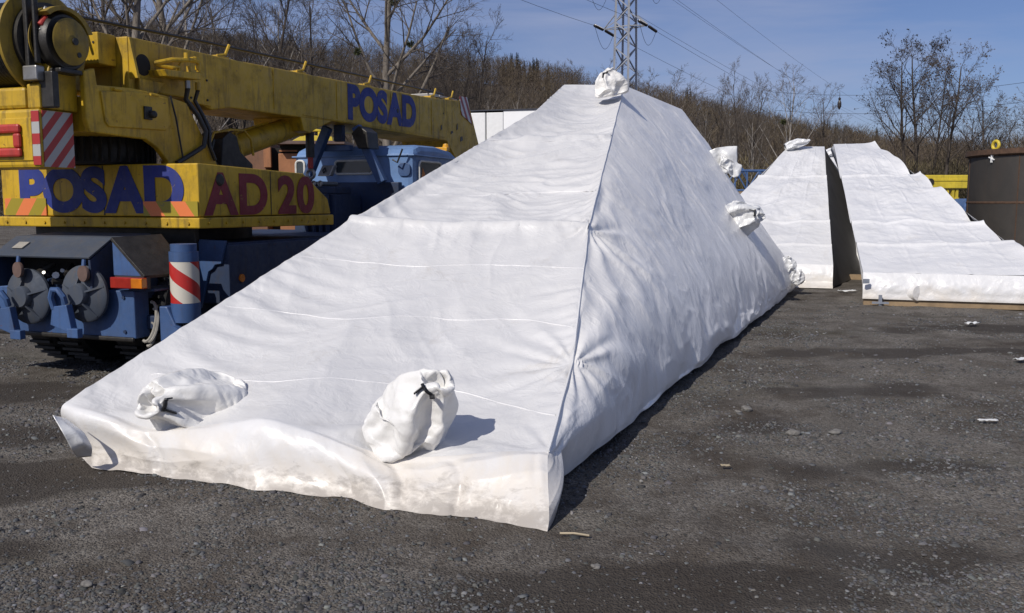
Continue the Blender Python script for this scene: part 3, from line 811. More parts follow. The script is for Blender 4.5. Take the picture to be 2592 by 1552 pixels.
# ------------------------------------------------------------------ steel tank
def tank_mat():
    t = NT('tank_steel')
    n = t.noise(1.4, 6, 0.65, 0.4); s = t.noise(4, 5, 0.6, 0.2, vec=t.mapped((2, 2, 0.25)))
    c = t.mix(t.rng(n, 0.35, 0.7), (0.046, 0.042, 0.037), (0.068, 0.060, 0.051))
    c = t.mix(t.math('MULTIPLY', t.rng(s, 0.5, 0.75), 0.3), c, (0.085, 0.055, 0.036))
    t.base(c); t.set(rough=0.62, metal=0.25, normal=t.bump(t.noise(60, 4), 0.15, 0.004)); return t.m
M_TANK = tank_mat()
M_RUST = plain('rust', (0.085, 0.047, 0.027), 0.85, var=0.35, scale=9)
TC = (14.6, 24.0); TR = 2.4; TZ = 2.92
tk_ = empty('steel_tank', (TC[0], TC[1], 0)); tag(tk_, 'dark rusty round steel tank at the right edge', 'tank')
MB().lathe([(TR - 0.02, 0.02), (TR, 0.02), (TR, TZ - 0.18), (TR - 0.02, TZ - 0.18), (TR - 0.02, 0.02)], (0, 0, 0), (0, 0, 1), 96).build('shell', M_TANK, tk_, smooth=True)
MB().lathe([(TR - 0.05, TZ - 0.18), (TR + 0.09, TZ - 0.13), (TR + 0.09, TZ), (TR - 0.1, TZ), (TR - 0.1, TZ - 0.18), (TR - 0.05, TZ - 0.18)], (0, 0, 0), (0, 0, 1), 96).build('rim', M_RUST, tk_, smooth=True, sharp=0.5)
def tank_pt(px, py):       # on the shell
    d = ray(px, py); o = _C - np.array([TC[0], TC[1], 0]); a = d[0] ** 2 + d[1] ** 2; b = 2 * (o[0] * d[0] + o[1] * d[1]); c = o[0] ** 2 + o[1] ** 2 - TR ** 2
    t = (-b - math.sqrt(max(b * b - 4 * a * c, 0))) / (2 * a); return o + d * t
for px in (2452, 2577):
    p = tank_pt(px, 480); g = math.atan2(p[1], p[0])
    MB().bar((TR * math.cos(g), TR * math.sin(g), 0.03), (TR * math.cos(g), TR * math.sin(g), TZ - 0.19), 0.035, 0.012).build('weld_seam', M_RUST, tk_)
zz = float(tank_pt(2520, 513)[2])
MB().lathe([(TR + 0.002, zz - 0.03), (TR + 0.012, zz - 0.02), (TR + 0.012, zz + 0.02), (TR + 0.002, zz + 0.03)], (0, 0, 0), (0, 0, 1), 96).build('weld_seam', M_RUST, tk_, smooth=True)
p = tank_pt(2517, 390); g = math.atan2(p[1], p[0]); e = Vector(((TR - 0.03) * math.cos(g), (TR - 0.03) * math.sin(g), TZ + 0.10))
MB().tube([e + Vector((-math.sin(g), math.cos(g), 0)) * 0.105 * math.cos(h) + Vector((0, 0, 0.105 * math.sin(h))) for h in np.linspace(0, 2 * math.pi, 20)[:-1]], 0.04, 8, closed=True).build('lifting_eye', M_YEL2, tk_, smooth=True, label='yellow ring-shaped lifting eye on the tank rim')
M_RAG = plain('white_rag', (0.7, 0.7, 0.68), 0.8)
for (qa, qb, w) in (((2515, 384), (2512, 412), 0.06), ((2506, 398), (2519, 405), 0.05)):
    a = tank_pt(*qa); b = tank_pt(*qb); nrm = np.array([math.cos(g), math.sin(g), 0]) * 0.03
    MB().bar(a + nrm, b + nrm, w, 0.03).build('white_tie', M_RAG, tk_, bevel=0.01)

# ------------------------------------------------------------------ tarpaulin materials
def tarp_mat(name, col=(0.70, 0.70, 0.715), rough=0.42, mud=0.0, stain=0.3, bump=0.35, streaky=(1, 1, 1), gloss=0.5):
    t = NT(name)
    n1 = t.noise(1.3, 5, 0.6, 0.6, vec=t.mapped(streaky)); n2 = t.noise(9, 5, 0.65, 0.8, vec=t.mapped(streaky)); n3 = t.noise(55, 3, 0.6)
    c = t.mix(t.rng(n1, 0.3, 0.7), tuple(x * 0.95 for x in col), tuple(min(1, x * 1.04) for x in col))
    st = t.noise(2.3, 6, 0.72, 0.5)
    c = t.mix(t.math('MULTIPLY', t.rng(st, 0.6, 0.78), stain), c, (0.42, 0.37, 0.30))
    if mud:
        z = t.sep(t.co, 2)
        edge = t.math('ADD', z, t.math('MULTIPLY', t.math('SUBTRACT', t.noise(7, 6, 0.7, 0.4, vec=t.mapped((1, 1, 2.2))), 0.5), -0.55))
        c = t.mix(t.math('MULTIPLY', t.rng(t.math('ADD', z, t.math('MULTIPLY', t.math('SUBTRACT', st, 0.5), 0.9)), 0.02, 0.34, 1.0, 0.0), 0.75), c, tuple(x * y for x, y in zip(col, (0.97, 0.885, 0.76))))
        c = t.mix(t.math('MULTIPLY', t.rng(edge, 0.0, 0.11, 1.0, 0.0), mud), c, (0.17, 0.145, 0.12))
    t.base(c)
    k1 = t.math('ABSOLUTE', t.math('SUBTRACT', t.noise(2.6, 3, 0.5, 1.2, vec=t.mapped(streaky)), 0.5)); k2 = t.math('ABSOLUTE', t.math('SUBTRACT', t.noise(6.5, 3, 0.55, 1.0, vec=t.mapped(streaky)), 0.5))
    h = t.math('ADD', t.math('ADD', t.math('MULTIPLY', k1, -1.6), t.math('MULTIPLY', k2, -0.9)), t.math('ADD', t.math('MULTIPLY', n2, 0.25), t.math('MULTIPLY', n3, 0.04)))
    t.set(rough=t.rng(n2, 0.35, 0.7, rough - 0.06, rough + 0.12), spec=gloss, normal=t.bump(h, bump, 0.02))
    t.b.inputs['Sheen Weight'].default_value = 0.05
    return t.m
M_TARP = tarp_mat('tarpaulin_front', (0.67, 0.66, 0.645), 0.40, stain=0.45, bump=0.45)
M_TARPS = tarp_mat('tarpaulin_side_lightened', (0.85, 0.828, 0.79), 0.34, stain=0.12, bump=0.5, streaky=(1, 1, 0.6), gloss=0.6)  # paler than the front sheet: extra light is put into the colour
M_SKIRT = tarp_mat('tarpaulin_skirt', (0.72, 0.71, 0.695), 0.36, mud=0.5, stain=0.6, bump=0.25)
M_BAG = tarp_mat('bag_film', (0.78, 0.765, 0.73), 0.34, stain=0.35, bump=0.45)
M_FILM = tarp_mat('clear_film', (0.70, 0.70, 0.69), 0.2, stain=0.1, bump=0.6, gloss=0.8)
M_SEAM = tarp_mat('weld_tape', (0.72, 0.71, 0.70), 0.38, stain=0.1)
M_TARP2 = tarp_mat('tarpaulin_far', (0.71, 0.705, 0.70), 0.34, stain=0.35, bump=0.55, mud=0.15)
M_TAPE = plain('black_tape', (0.012, 0.012, 0.013), 0.35, var=0.2)
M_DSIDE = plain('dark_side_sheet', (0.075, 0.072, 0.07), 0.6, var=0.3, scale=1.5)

def lerp(a, b, t): return a + (b - a) * t
def polyint(ts, pts, t):
    pts = np.array(pts, float)
    return np.stack([np.interp(t, ts, pts[:, k]) for k in range(3)], -1)
def proj(P):
    q = P - _C; z = q @ _F
    return 1296 + FPX * q[..., 0] / z, 776 - FPX * (q @ _U) / z

# ------------------------------------------------------------------ let sheets and sacks settle as cloth
def settle(P, pin, wrap=False, grow=(0.0, 0.0), growmap=None, bend=1.5, frames=28, grav=(0, 0, -5), mass=0.3, stiff=25, press=0.0, quality=6, collider=None, cdist=0.02):
    n, m = P.shape[:2]
    me = np_mesh('settling', P.reshape(-1, 3), grid_faces(n, m, wrap)); o = bpy.data.objects.new('settling', me); COL.objects.link(o)
    vg = o.vertex_groups.new(name='pin'); w = np.asarray(pin, float).ravel()
    for lv in (1.0, 0.5):
        ids = np.nonzero(np.abs(w - lv) < 0.01)[0].tolist()
        if ids: vg.add(ids, lv, 'REPLACE')
    cl = o.modifiers.new('cloth', 'CLOTH'); st = cl.settings
    if growmap is not None:
        vs_ = o.vertex_groups.new(name='grow'); gm = np.clip(growmap.ravel(), 0, 1)
        for i, q in enumerate(gm.tolist()): vs_.add([i], q, 'REPLACE')
        st.vertex_group_shrink = 'grow'
    st.quality = quality; st.mass = mass; st.tension_stiffness = st.compression_stiffness = stiff; st.shear_stiffness = stiff * 0.4; st.bending_stiffness = bend
    st.vertex_group_mass = 'pin'; st.tension_damping = st.compression_damping = 8; st.air_damping = 3
    st.shrink_min, st.shrink_max = grow
    if press: st.use_pressure = True; st.uniform_pressure_force = press
    cl.collision_settings.use_self_collision = False; cl.collision_settings.distance_min = cdist
    if collider is None: cl.collision_settings.use_collision = False
    cl.point_cache.frame_start = 1; cl.point_cache.frame_end = frames
    g0 = scene.gravity.copy(); scene.gravity = grav; scene.frame_start = 1; scene.frame_end = frames
    for fr in range(1, frames + 1): scene.frame_set(fr)
    ev = o.evaluated_get(bpy.context.evaluated_depsgraph_get()); Q = np.empty(n * m * 3, np.float32); ev.data.vertices.foreach_get('co', Q)
    bpy.data.objects.remove(o); scene.gravity = g0; scene.frame_set(1)
    return Q.reshape(n, m, 3).astype(float)
def sack(seed, grav, n=56, m=50):
    """unit sack along +Z: foot ring radius 1 at z = 0, tied neck near 1.6; it settles over a lug"""
    rs = np.random.RandomState(seed); f = np.linspace(0, 1, m); g = np.linspace(0, 2 * math.pi, n, endpoint=False)
    prof = np.interp(f, [0, .12, .3, .5, .64, .75, .85, 1.0], [.98, 1.10, 1.14, 1.06, .88, .42, .60, .30]) * 1.1; prof[0] = 1.0
    for _ in range(3): prof[1:-1] = .25 * prof[:-2] + .5 * prof[1:-1] + .25 * prof[2:]
    Fm, Gm = np.meshgrid(f, g, indexing='ij')
    Rr = prof[:, None] * (1 + .06 * np.sin(3 * Gm + rs.rand() * 6) + .05 * np.sin(5 * Gm + rs.rand() * 6 + 4 * Fm) + .015 * rs.normal(size=Fm.shape))
    Pk = np.stack([Rr * np.cos(Gm) * 0.85, Rr * np.sin(Gm), Fm * 2.15], -1)
    pin = np.zeros((m, n)); pin[0] = 1; pin[int(.75 * (m - 1))] = 1
    bm = bmesh.new(); bmesh.ops.create_cube(bm, size=1)
    for v in bm.verts: v.co = Vector((v.co.x * 1.15, v.co.y * 1.35, v.co.z * 1.25 + .62))
    bmesh.ops.bevel(bm, geom=bm.edges[:], offset=.16, segments=2, affect='EDGES')
    mc = bpy.data.meshes.new('lug'); bm.to_mesh(mc); bm.free(); c = bpy.data.objects.new('lug', mc); COL.objects.link(c); c.rotation_euler = (0, 0, rs.rand() * 3)
    c.modifiers.new('col', 'COLLISION'); c.collision.thickness_outer = .02
    Q = settle(Pk, pin, True, (-0.16, -0.16), None, 1.5, 30, grav, 0.3, 25, -0.6, collider=c)
    bpy.data.objects.remove(c)
    return Q
SACKS = [sack(1, (4, -3, -3)), sack(2, (5, -5, 0)), sack(4, (3, 4, -3))]

# ------------------------------------------------------------------ the large load
LB = gz(1400, 1240); LC = gz(2015, 735)
bt = (LC - LB) / np.linalg.norm(LC - LB); bn = np.array([bt[1], -bt[0], 0])
sl = math.radians(55); SN = bn * math.sin(sl) + np.array([0, 0, math.cos(sl)])
lipP = LB + np.array([0, 0, 0.26])
def side_pt(px, py): return onpl(px, py, lipP, SN)
B1 = dep(1388, 1144, 4.72); R1 = side_pt(1449, 920); R2 = side_pt(1490, 575); Dp = side_pt(1580, 216); Fp = side_pt(1726, 277); F2 = side_pt(1800, 377)
A1 = dep(168, 1016, 5.5)
L2 = dep(889, 556, 8.2); L3 = dep(1358, 279, 11.6)
Ep = gz(1428, 214, Dp[2])
C1 = LC + np.array([0, 0, 0.33]) - bn * 0.0
Abase = gz(203, 1150)
A2 = Abase + bt * 12.6
E2 = Ep + (Fp - Dp)
main_c = np.array([0.9, 9.5, 0.0])
big = empty('tarpaulin_wrapped_load', tuple(main_c))
tag(big, 'large wedge-shaped load wrapped in white tarpaulin in the foreground', 'wrapped load')

NS, NTT = 340, 440
s = np.linspace(0, 1, NS)[:, None]; t = np.linspace(0, 1, NTT)[None, :]
tc = 0.385
lt = np.linspace(0, 1, NTT)
left = polyint([0, tc, 0.86, 1], [A1, L2, L3, Ep], lt); right = polyint([0, 0.135, tc, 1], [B1, R1, R2, Dp], lt)
P = left[None] * (1 - s[..., None]) + right[None] * s[..., None]
# the front edge dips where the covers of the lugs pull the sheet down
cs = np.array([0, 0.10, 0.19, 0.32, 0.45, 0.58, 0.70, 0.80, 0.92, 1.0]); cd = np.array([0, -0.045, -0.12, -0.06, 0.045, -0.04, -0.13, -0.09, -0.02, 0.0])
sf = np.linspace(0, 1, 400); cdf = np.interp(sf, cs, cd); cdf = np.convolve(np.pad(cdf, 14, 'edge'), np.ones(29) / 29, 'valid')
crest = np.interp(np.linspace(0, 1, NS), sf, cdf)
Wm = t * 8.0; Um = (s - 0.5) * (3.0 * (1 - t) + 0.75 * t)
P[..., 2] += crest[:, None] * np.exp(-(Wm / 0.55))
def relax(P, n, m, pinfun, grow, gseed, bend, grav, frames=24):
    iu = np.linspace(0, P.shape[0] - 1, n); iv = np.linspace(0, P.shape[1] - 1, m)
    def samp(A, iu, iv):
        a = np.clip(iu.astype(int), 0, A.shape[0] - 2); b = np.clip(iv.astype(int), 0, A.shape[1] - 2); wu_ = (iu - a)[:, None, None]; wv_ = (iv - b)[None, :, None]
        return A[a][:, b] * (1 - wu_) * (1 - wv_) + A[a + 1][:, b] * wu_ * (1 - wv_) + A[a][:, b + 1] * (1 - wu_) * wv_ + A[a + 1][:, b + 1] * wu_ * wv_
    c = samp(P, iu, iv); U, V = np.meshgrid(np.linspace(0, 1, n), np.linspace(0, 1, m), indexing='ij')
    gm = 0.5 + 0.7 * fbm(U * 3, V * 5, 3, gseed)
    q = settle(c, pinfun(U, V), False, grow, gm, bend, frames, grav, 0.25, 30, quality=5)
    D_ = q - c
    return samp(D_, np.linspace(0, n - 1, P.shape[0]), np.linspace(0, m - 1, P.shape[1]))
def pin_front(U, V):
    p = (U < 0.004) | (U > 0.996) | (V < 0.004) | (V > 0.996) | ((np.abs(V - tc) < 0.004) & (np.sin(U * 40) > 0.2))
    p = p | ((np.abs(V - 0.70) < 0.004) & (np.sin(U * 21) > 0.3))
    return p.astype(float)
import time as _time
_t0 = _time.time()
DF = relax(P, 118, 158, pin_front, (-0.018, 0.004), 33, 1.2, (0, 0, -3.0))
P = P + DF
print('settle front', _time.time() - _t0, np.abs(DF).max())
Pn0 = normals(P)
if Pn0[NS // 2, NTT // 2, 2] < 0: Pn0 = -Pn0
e = np.sin(np.pi * np.clip(s, 0, 1)) ** 0.5 * np.sin(np.pi * np.clip(t * 1.0, 0, 1)) ** 0.35
wu = Um + 0.25 * fbm(Um * 0.7, Wm * 0.7, 2, 61); ww = Wm + 0.25 * fbm(Um * 0.7 + 9, Wm * 0.7, 2, 62)
h = 0.025 * fbm(wu * 0.8, ww * 0.55, 2, 4) * e
h = h - 0.015 * np.sin(np.pi * s) ** 1.5 * np.sin(np.pi * np.clip(Wm / (8 * tc), 0, 1)) - 0.015 * np.sin(np.pi * s) ** 1.5 * np.sin(np.pi * np.clip((Wm / 8 - tc) / (1 - tc), 0, 1))
# long diagonal drag folds, stronger in the upper panel
rotu = wu * 0.85 + ww * 0.53; rotw = -wu * 0.53 + ww * 0.85
up = ss(tc - 0.05, tc + 0.1, t)
h = h + (0.014 + 0.016 * up) * (ridged(rotu * 0.6, rotw * 2.0, 2, 7) - 0.55) * e
h = h + (0.012 * (1 - up) + 0.004) * (ridged(rotw * 0.5 + 4, rotu * 1.5, 2, 12) - 0.5) * e
h = h + 0.018 * up * (ridged(wu * 0.8, ww * 4.5 + 0.8 * pn(wu * 1.5, ww, 3), 2, 17) - 0.55) * e
# rib under the sheet along the cross crease
h = h + 0.035 * bump1(t, tc, 0.010) - 0.045 * ss(tc, tc + 0.02, t) * (1 - ss(tc + 0.05, tc + 0.35, t)) * ss(0, 0.07, s) * ss(0, 0.07, 1 - s)
h = h + 0.02 * bump1(t, 0.70, 0.012) * ss(0.0, 0.3, s) - 0.012 * bump1(t, 0.73, 0.02) * ss(0, 0.07, s) * ss(0, 0.07, 1 - s)
# puckers pulled in from the two ties on the right-hand edge
for (ts_, amp, k, r0) in ((0.135, 0.012, 26, 0.8), (tc, 0.014, 22, 0.9), (0.0, 0.010, 18, 0.5)):
    dx = (1 - s) * (3.0 * (1 - ts_) + 0.75 * ts_); dy = Wm - ts_ * 8
    rr = np.hypot(dx, dy); th = np.arctan2(dy, dx)
    h = h + amp * np.sin(th * k * 0.5 + 2 * pn(rr * 2, th * 2, 5)) * np.exp(-rr / r0) * ss(0.0, 0.15, rr)
# fine tugs near the left-hand edge and front edge
lf = np.exp(-s * 9)
h = h + 0.010 * lf * (ridged(Wm * 2.3 + Um, Um * 1.2, 2, 23) - 0.5) * ss(0, 0.02, t)
h = h + 0.006 * np.exp(-Wm / 0.4) * fbm(Um * 5, Wm * 1.2, 3, 27)
h = h + 0.006 * crumple(np.stack([wu, ww, 0 * wu], -1), 5, 18, 0.7, 4.0) * e
h = h * ss(0, 0.012, t) ** 0.5
Pf = P + Pn0 * h[..., None]
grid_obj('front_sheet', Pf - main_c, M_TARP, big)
# weld lines across the front
qx, qy = proj(Pf.reshape(-1, 3)); Pflat = Pf.reshape(-1, 3); Nflat = Pn0.reshape(-1, 3)
def seam(pts, w=0.0055):
    xs = np.arange(pts[0][0], pts[-1][0], 9.0); ys = np.interp(xs, [p[0] for p in pts], [p[1] for p in pts])
    ys = np.convolve(np.pad(ys, 5, 'edge'), np.ones(11) / 11, 'valid')
    idx = [int(np.argmin((qx - a) ** 2 + (qy - b) ** 2)) for a, b in zip(xs, ys)]
    c = Pflat[idx]; 
    for _ in range(3): c[1:-1] = 0.25 * c[:-2] + 0.5 * c[1:-1] + 0.25 * c[2:]
    nn = Nflat[idx] * 0.003
    d = np.gradient(c, axis=0); sd = np.cross(nn, d); sd /= np.linalg.norm(sd, axis=1, keepdims=True)
    G = np.stack([c - sd * w - nn * .8, c - sd * w * .6 + nn, c + sd * w * .6 + nn, c + sd * w - nn * .8], 1)
    o = grid_obj('weld_seam', G - main_c, M_SEAM, big)
K = 1.046
for pts in ([(706, 617), (850, 632), (1000, 646), (1100, 640), (1250, 642), (1412, 650)],
            [(545, 740), (700, 756), (830, 775), (980, 762), (1130, 776), (1250, 769), (1392, 793)],
            [(365, 903), (530, 912), (640, 926), (800, 912), (950, 930), (1100, 942), (1200, 972), (1352, 1010)],
            [(1020, 470), (1150, 474), (1260, 467), (1448, 460)],
            [(1180, 339), (1290, 344), (1370, 340), (1470, 335)]):
    seam([(a * K, b * K) for a, b in pts])
# skirt that hangs from the front edge and drags on the ground
hem_px = [(196, 1150), (233, 1182), (372, 1201), (645, 1239), (890, 1256), (971, 1280), (1189, 1307), (1385, 1343)]
hem = np.array([gz(a, b) for a, b in hem_px]); hs = [(a - 196) / (1385 - 196) for a, b in hem_px]
sv = np.linspace(0, 1, NS)
top_e = Pf[:, 0]; hm = polyint(hs, hem, sv)
hm[:, 1] += 0.02 * fbm(sv * 6, sv * 0 + 3, 3, 72)
hm[:, 2] = ground_z(hm[:, 0], hm[:, 1]) + 0.004
out = np.array([-0.30, -0.95, 0])
NK = 70; k = np.linspace(0, 1, NK)[None, :, None]
foot = hm - out * 0.16 * (0.6 + 0.5 * fbm(sv * 4, sv * 0, 2, 73))[:, None]; foot[:, 2] = 0.09 + 0.03 * fbm(sv * 5, sv * 0 + 7, 2, 74)
ds_ = Pf[:, 0] - Pf[:, 6]; ds_ = ds_ / np.linalg.norm(ds_, axis=1, keepdims=True); c1 = top_e + ds_ * 0.15
T0, T1, T2, T3 = [q[:, None, :] for q in (top_e, c1, foot, hm)]
Ps = (1 - k) ** 3 * T0 + 3 * (1 - k) ** 2 * k * T1 + 3 * (1 - k) * k ** 2 * T2 + k ** 3 * T3
Pn = normals(Ps)
if Pn[NS // 2, NK // 2] @ out < 0: Pn = -Pn
Us = (sv * 3.0)[:, None]; Ks = np.linspace(0, 0.55, NK)[None, :]
hh = 0.018 * fbm(Us * 1.1, Ks * 1.2, 2, 81) + 0.010 * (ridged(Us * 0.5, Ks * 3.6 + 0.3 * pn(Us * 1.2, Ks, 3), 1, 83) - 0.5) + 0.004 * fbm(Us * 4, Ks * 3, 2, 85)
hh = hh + 0.0022 * crumple(np.stack([Us + 0 * Ks, Ks + 0 * Us, 0 * Us * Ks], -1), 9, 14, 1.0, 4)
for cu in (0.57, 2.1, 2.45): hh = hh - 0.02 * bump1(Us, cu + 0.05 * np.sin(Ks * 9), 0.035) * ss(0, 0.15, Ks)
hh = hh * ss(0, 0.06, Ks) * (1 - 0.6 * ss(0.45, 0.55, Ks))
Ps = Ps + Pn * hh[..., None]; Ps[..., 2] = np.maximum(Ps[..., 2], ground_z(Ps[..., 0], Ps[..., 1]) + 0.003)
grid_obj('skirt', Ps - main_c, M_SKIRT, big, flip=True)
# right-hand sheet
NA, NB = 460, 190
av = np.linspace(0, 1, NA)
Lbc = np.linalg.norm(LC - LB)
tops = [B1, R1, R2, Dp, Fp, F2, C1]
ta = [0.0] + [float(np.dot(q - LB, bt) / Lbc) for q in tops[1:-1]] + [1.0]
topc = polyint(ta, tops, av)
bot = LB[None] + (LC - LB)[None] * av[:, None]; bot[:, 2] = 0.05 + 0.03 * fbm(av * 12, av * 0, 3, 91)
bot += bn * (0.03 * fbm(av * 9, av * 0 + 4, 3, 92))[:, None]
lipz = np.minimum(0.24 + 0.03 * fbm(av * 10, av * 0 + 8, 3, 93), topc[:, 2] - 0.02)
lip = LB[None] + (LC - LB)[None] * av[:, None] + bn * 0.05; lip[:, 2] = lipz
bv = np.linspace(0, 1, NB)
blip = 0.14
f1 = np.clip(bv / blip, 0, 1)[None, :, None]; f2 = np.clip((bv - blip) / (1 - blip), 0, 1)[None, :, None]
Pq = bot[:, None] * (1 - f1) + lip[:, None] * f1 + (topc - lip)[:, None] * f2
for _ in range(40): Pq[:, 1:-1] = 0.25 * Pq[:, :-2] + 0.5 * Pq[:, 1:-1] + 0.25 * Pq[:, 2:]
Qa = (av * Lbc)[:, None] + 0 * bv[None]; Hh = np.linalg.norm(topc - lip, axis=1)[:, None]; Qb = bv[None] * (Hh + 0.4)
wa = Qa + 0.3 * fbm(Qa * 0.9, Qb * 0.9, 2, 101); wb = Qb + 0.3 * fbm(Qa * 0.9 + 7, Qb * 0.9, 2, 102)
ed = ss(0, 0.03, bv)[None] * ss(0, 0.05, 1 - bv)[None] * np.clip(Hh / 0.6, 0, 1)
h = 0.03 * fbm(wa * 0.6, wb * 0.7, 2, 103)
ra = wa * 0.72 + wb * 0.69; rb = -wa * 0.69 + wb * 0.72
h = h + 0.009 * (ridged(ra * 0.5, rb * 1.5, 2, 105) - 0.6) + 0.007 * (ridged(rb * 0.8 + 3, ra * 2.0, 2, 107) - 0.6)
h = h + 0.010 * crumple(np.stack([wa, wb, 0 * wa], -1), 15, 22, 0.6, 4.0, 0.25)
for (q, amp, kk, r0) in ((R1, 0.02, 24, 0.9), (R2, 0.018, 20, 1.0), (B1, 0.012, 18, 0.6)):
    a0 = float(np.dot(q - LB, bt)); i0 = int(np.clip(a0 / Lbc, 0, 1) * (NA - 1)); b0 = float(Hh[i0, 0] + 0.4)
    dx = Qa - a0; dy = Qb - b0; rr = np.hypot(dx, dy); th = np.arctan2(dy, dx)
    h = h + amp * np.sin(th * kk * 0.5 + 2 * pn(rr * 2, th * 2, 8)) * np.exp(-rr / r0) * ss(0, 0.15, rr)
h = h + 0.016 * (ridged(Qa * 2.2, Qb * 0.5, 2, 110) - 0.5) * np.exp(-Qb / 0.35) * ss(0, 0.08, Qb)
h = h - 0.01 * np.sin(np.pi * bv)[None] ** 1.2 * np.clip(Hh / 2.5, 0, 1)
def pin_side(U, V):
    p = (V < 0.006) | (V > 0.994) | (U < 0.003) | (U > 0.997)
    return p.astype(float)
_t0 = _time.time()
DS = relax(Pq, 190, 84, pin_side, (-0.0022, 0.0025), 44, 0.5, tuple(SN * 1.0))
Pq = Pq + DS
print('settle side', _time.time() - _t0, np.abs(DS).max())
Nq = normals(Pq)
if Nq[NA // 2, NB // 2] @ bn < 0: Nq = -Nq
Pq = Pq + SN[None, None] * (h * ed)[..., None]
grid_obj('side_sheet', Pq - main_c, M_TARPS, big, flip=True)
# fold that closes the corner between skirt and side
ca = Ps[-1]; cb = Pq[0][::-1]; ia = np.linspace(0, 1, NK)
cb = np.stack([np.interp(ia, np.linspace(0, 1, NB), cb[:, q]) for q in range(3)], -1)
ww_ = np.linspace(0, 1, 24)[:, None, None]
Cg = ca[None] * (1 - ww_) + cb[None] * ww_ + bn * (0.05 * np.sin(np.pi * ww_) * np.linspace(0, 1, NK)[None, :, None])
grid_obj('corner_fold', Cg - main_c, M_SKIRT, big)
# ridge welt between front and side
rl = polyint([0, 0.135, tc, 1], [B1, R1, R2, Dp], np.linspace(0, 1, 120)) + np.array([0, 0, 0.004])
rl[:, 0] += 0.004 * fbm(np.linspace(0, 14, 120), np.zeros(120), 3, 55)
MB().tube([p - main_c for p in rl], 0.007, 6).build('ridge_welt', M_SEAM, big, smooth=True)
# unseen sides: left flank, back, flat top
def patch(name, BL, BR, TL, TR, n=60, m=30, amp=0.03, seed=1, mat=M_TARP, parent=None, org=main_c, flip=False, hfun=None, skirt=None):
    BL, BR, TL, TR = map(np.array, (BL, BR, TL, TR))
    a = np.linspace(0, 1, n)[:, None, None]; b = np.linspace(0, 1, m)[None, :, None]
    Q = BL * (1 - a) * (1 - b) + BR * a * (1 - b) + TL * (1 - a) * b + TR * a * b
    N = np.cross(BR - BL, TL - BL); N = N / np.linalg.norm(N)
    wd = np.linalg.norm(BR - BL); ht = np.linalg.norm(TL - BL)
    ee = (np.sin(np.pi * a) * np.sin(np.pi * b))[..., 0] ** 0.4
    hq = amp * fbm(a[..., 0] * wd * 0.8, b[..., 0] * ht * 0.8, 4, seed) * ee
    if hfun is not None: hq = hq + hfun(a[..., 0], b[..., 0], wd, ht)
    return grid_obj(name, Q + N * hq[..., None] - org, mat, parent, flip=flip)
la = np.linspace(0, 1, 90); le = polyint([0, 0.25, 0.55, 0.66, 1], [A1, L2, L3, Ep, E2], la); lb_ = Abase[None] + (A2 - Abase)[None] * la[:, None] + bn * (0.1 + 1.1 * la[:, None])
le = le + bn * 0.03 - np.array([0, 0, 0.03])
lk = np.linspace(0, 1, 30)[None, :, None]; Gl = le[:, None] * (1 - lk) + lb_[:, None] * lk; Gl[..., 2] = np.maximum(Gl[..., 2], 0.02)
grid_obj('left_sheet', Gl - main_c, M_TARP, big, flip=True)
patch('rear_sheet', LC + np.array([0, 0, .05]), A2, Fp, E2, 60, 40, seed=5, parent=big)
patch('top_sheet', Dp, Fp, Ep, E2, 60, 20, 0.02, seed=6, parent=big)
# loose flap at the left front corner
fl = np.array([[dep(133, 1052, 5.15), dep(150, 1056, 5.2), dep(168, 1062, 5.3)], [dep(160, 1098, 5.1), dep(185, 1088, 5.14), dep(213, 1096, 5.2)], [dep(182, 1138, 5.15), dep(212, 1122, 5.15), dep(234, 1135, 5.2)], [dep(196, 1158, 5.3), dep(214, 1156, 5.28), dep(232, 1154, 5.28)]])
def upsample(G, f=10):
    n, m = G.shape[:2]
    a = np.linspace(0, n - 1, (n - 1) * f + 1); b = np.linspace(0, m - 1, (m - 1) * f + 1)
    X = np.stack([np.interp(a, np.arange(n), G[:, j, k_]) for k_ in range(3) for j in range(m)], 0).reshape(3, m, -1)
    Y = np.stack([[np.interp(b, np.arange(m), X[k_, :, i]) for i in range(len(a))] for k_ in range(3)], -1)
    for _ in range(4):
        Y[1:-1] = 0.25 * Y[:-2] + 0.5 * Y[1:-1] + 0.25 * Y[2:]; Y[:, 1:-1] = 0.25 * Y[:, :-2] + 0.5 * Y[:, 1:-1] + 0.25 * Y[:, 2:]
    return Y
grid_obj('loose_flap', upsample(fl) - main_c, M_FILM, big, thick=0.004)

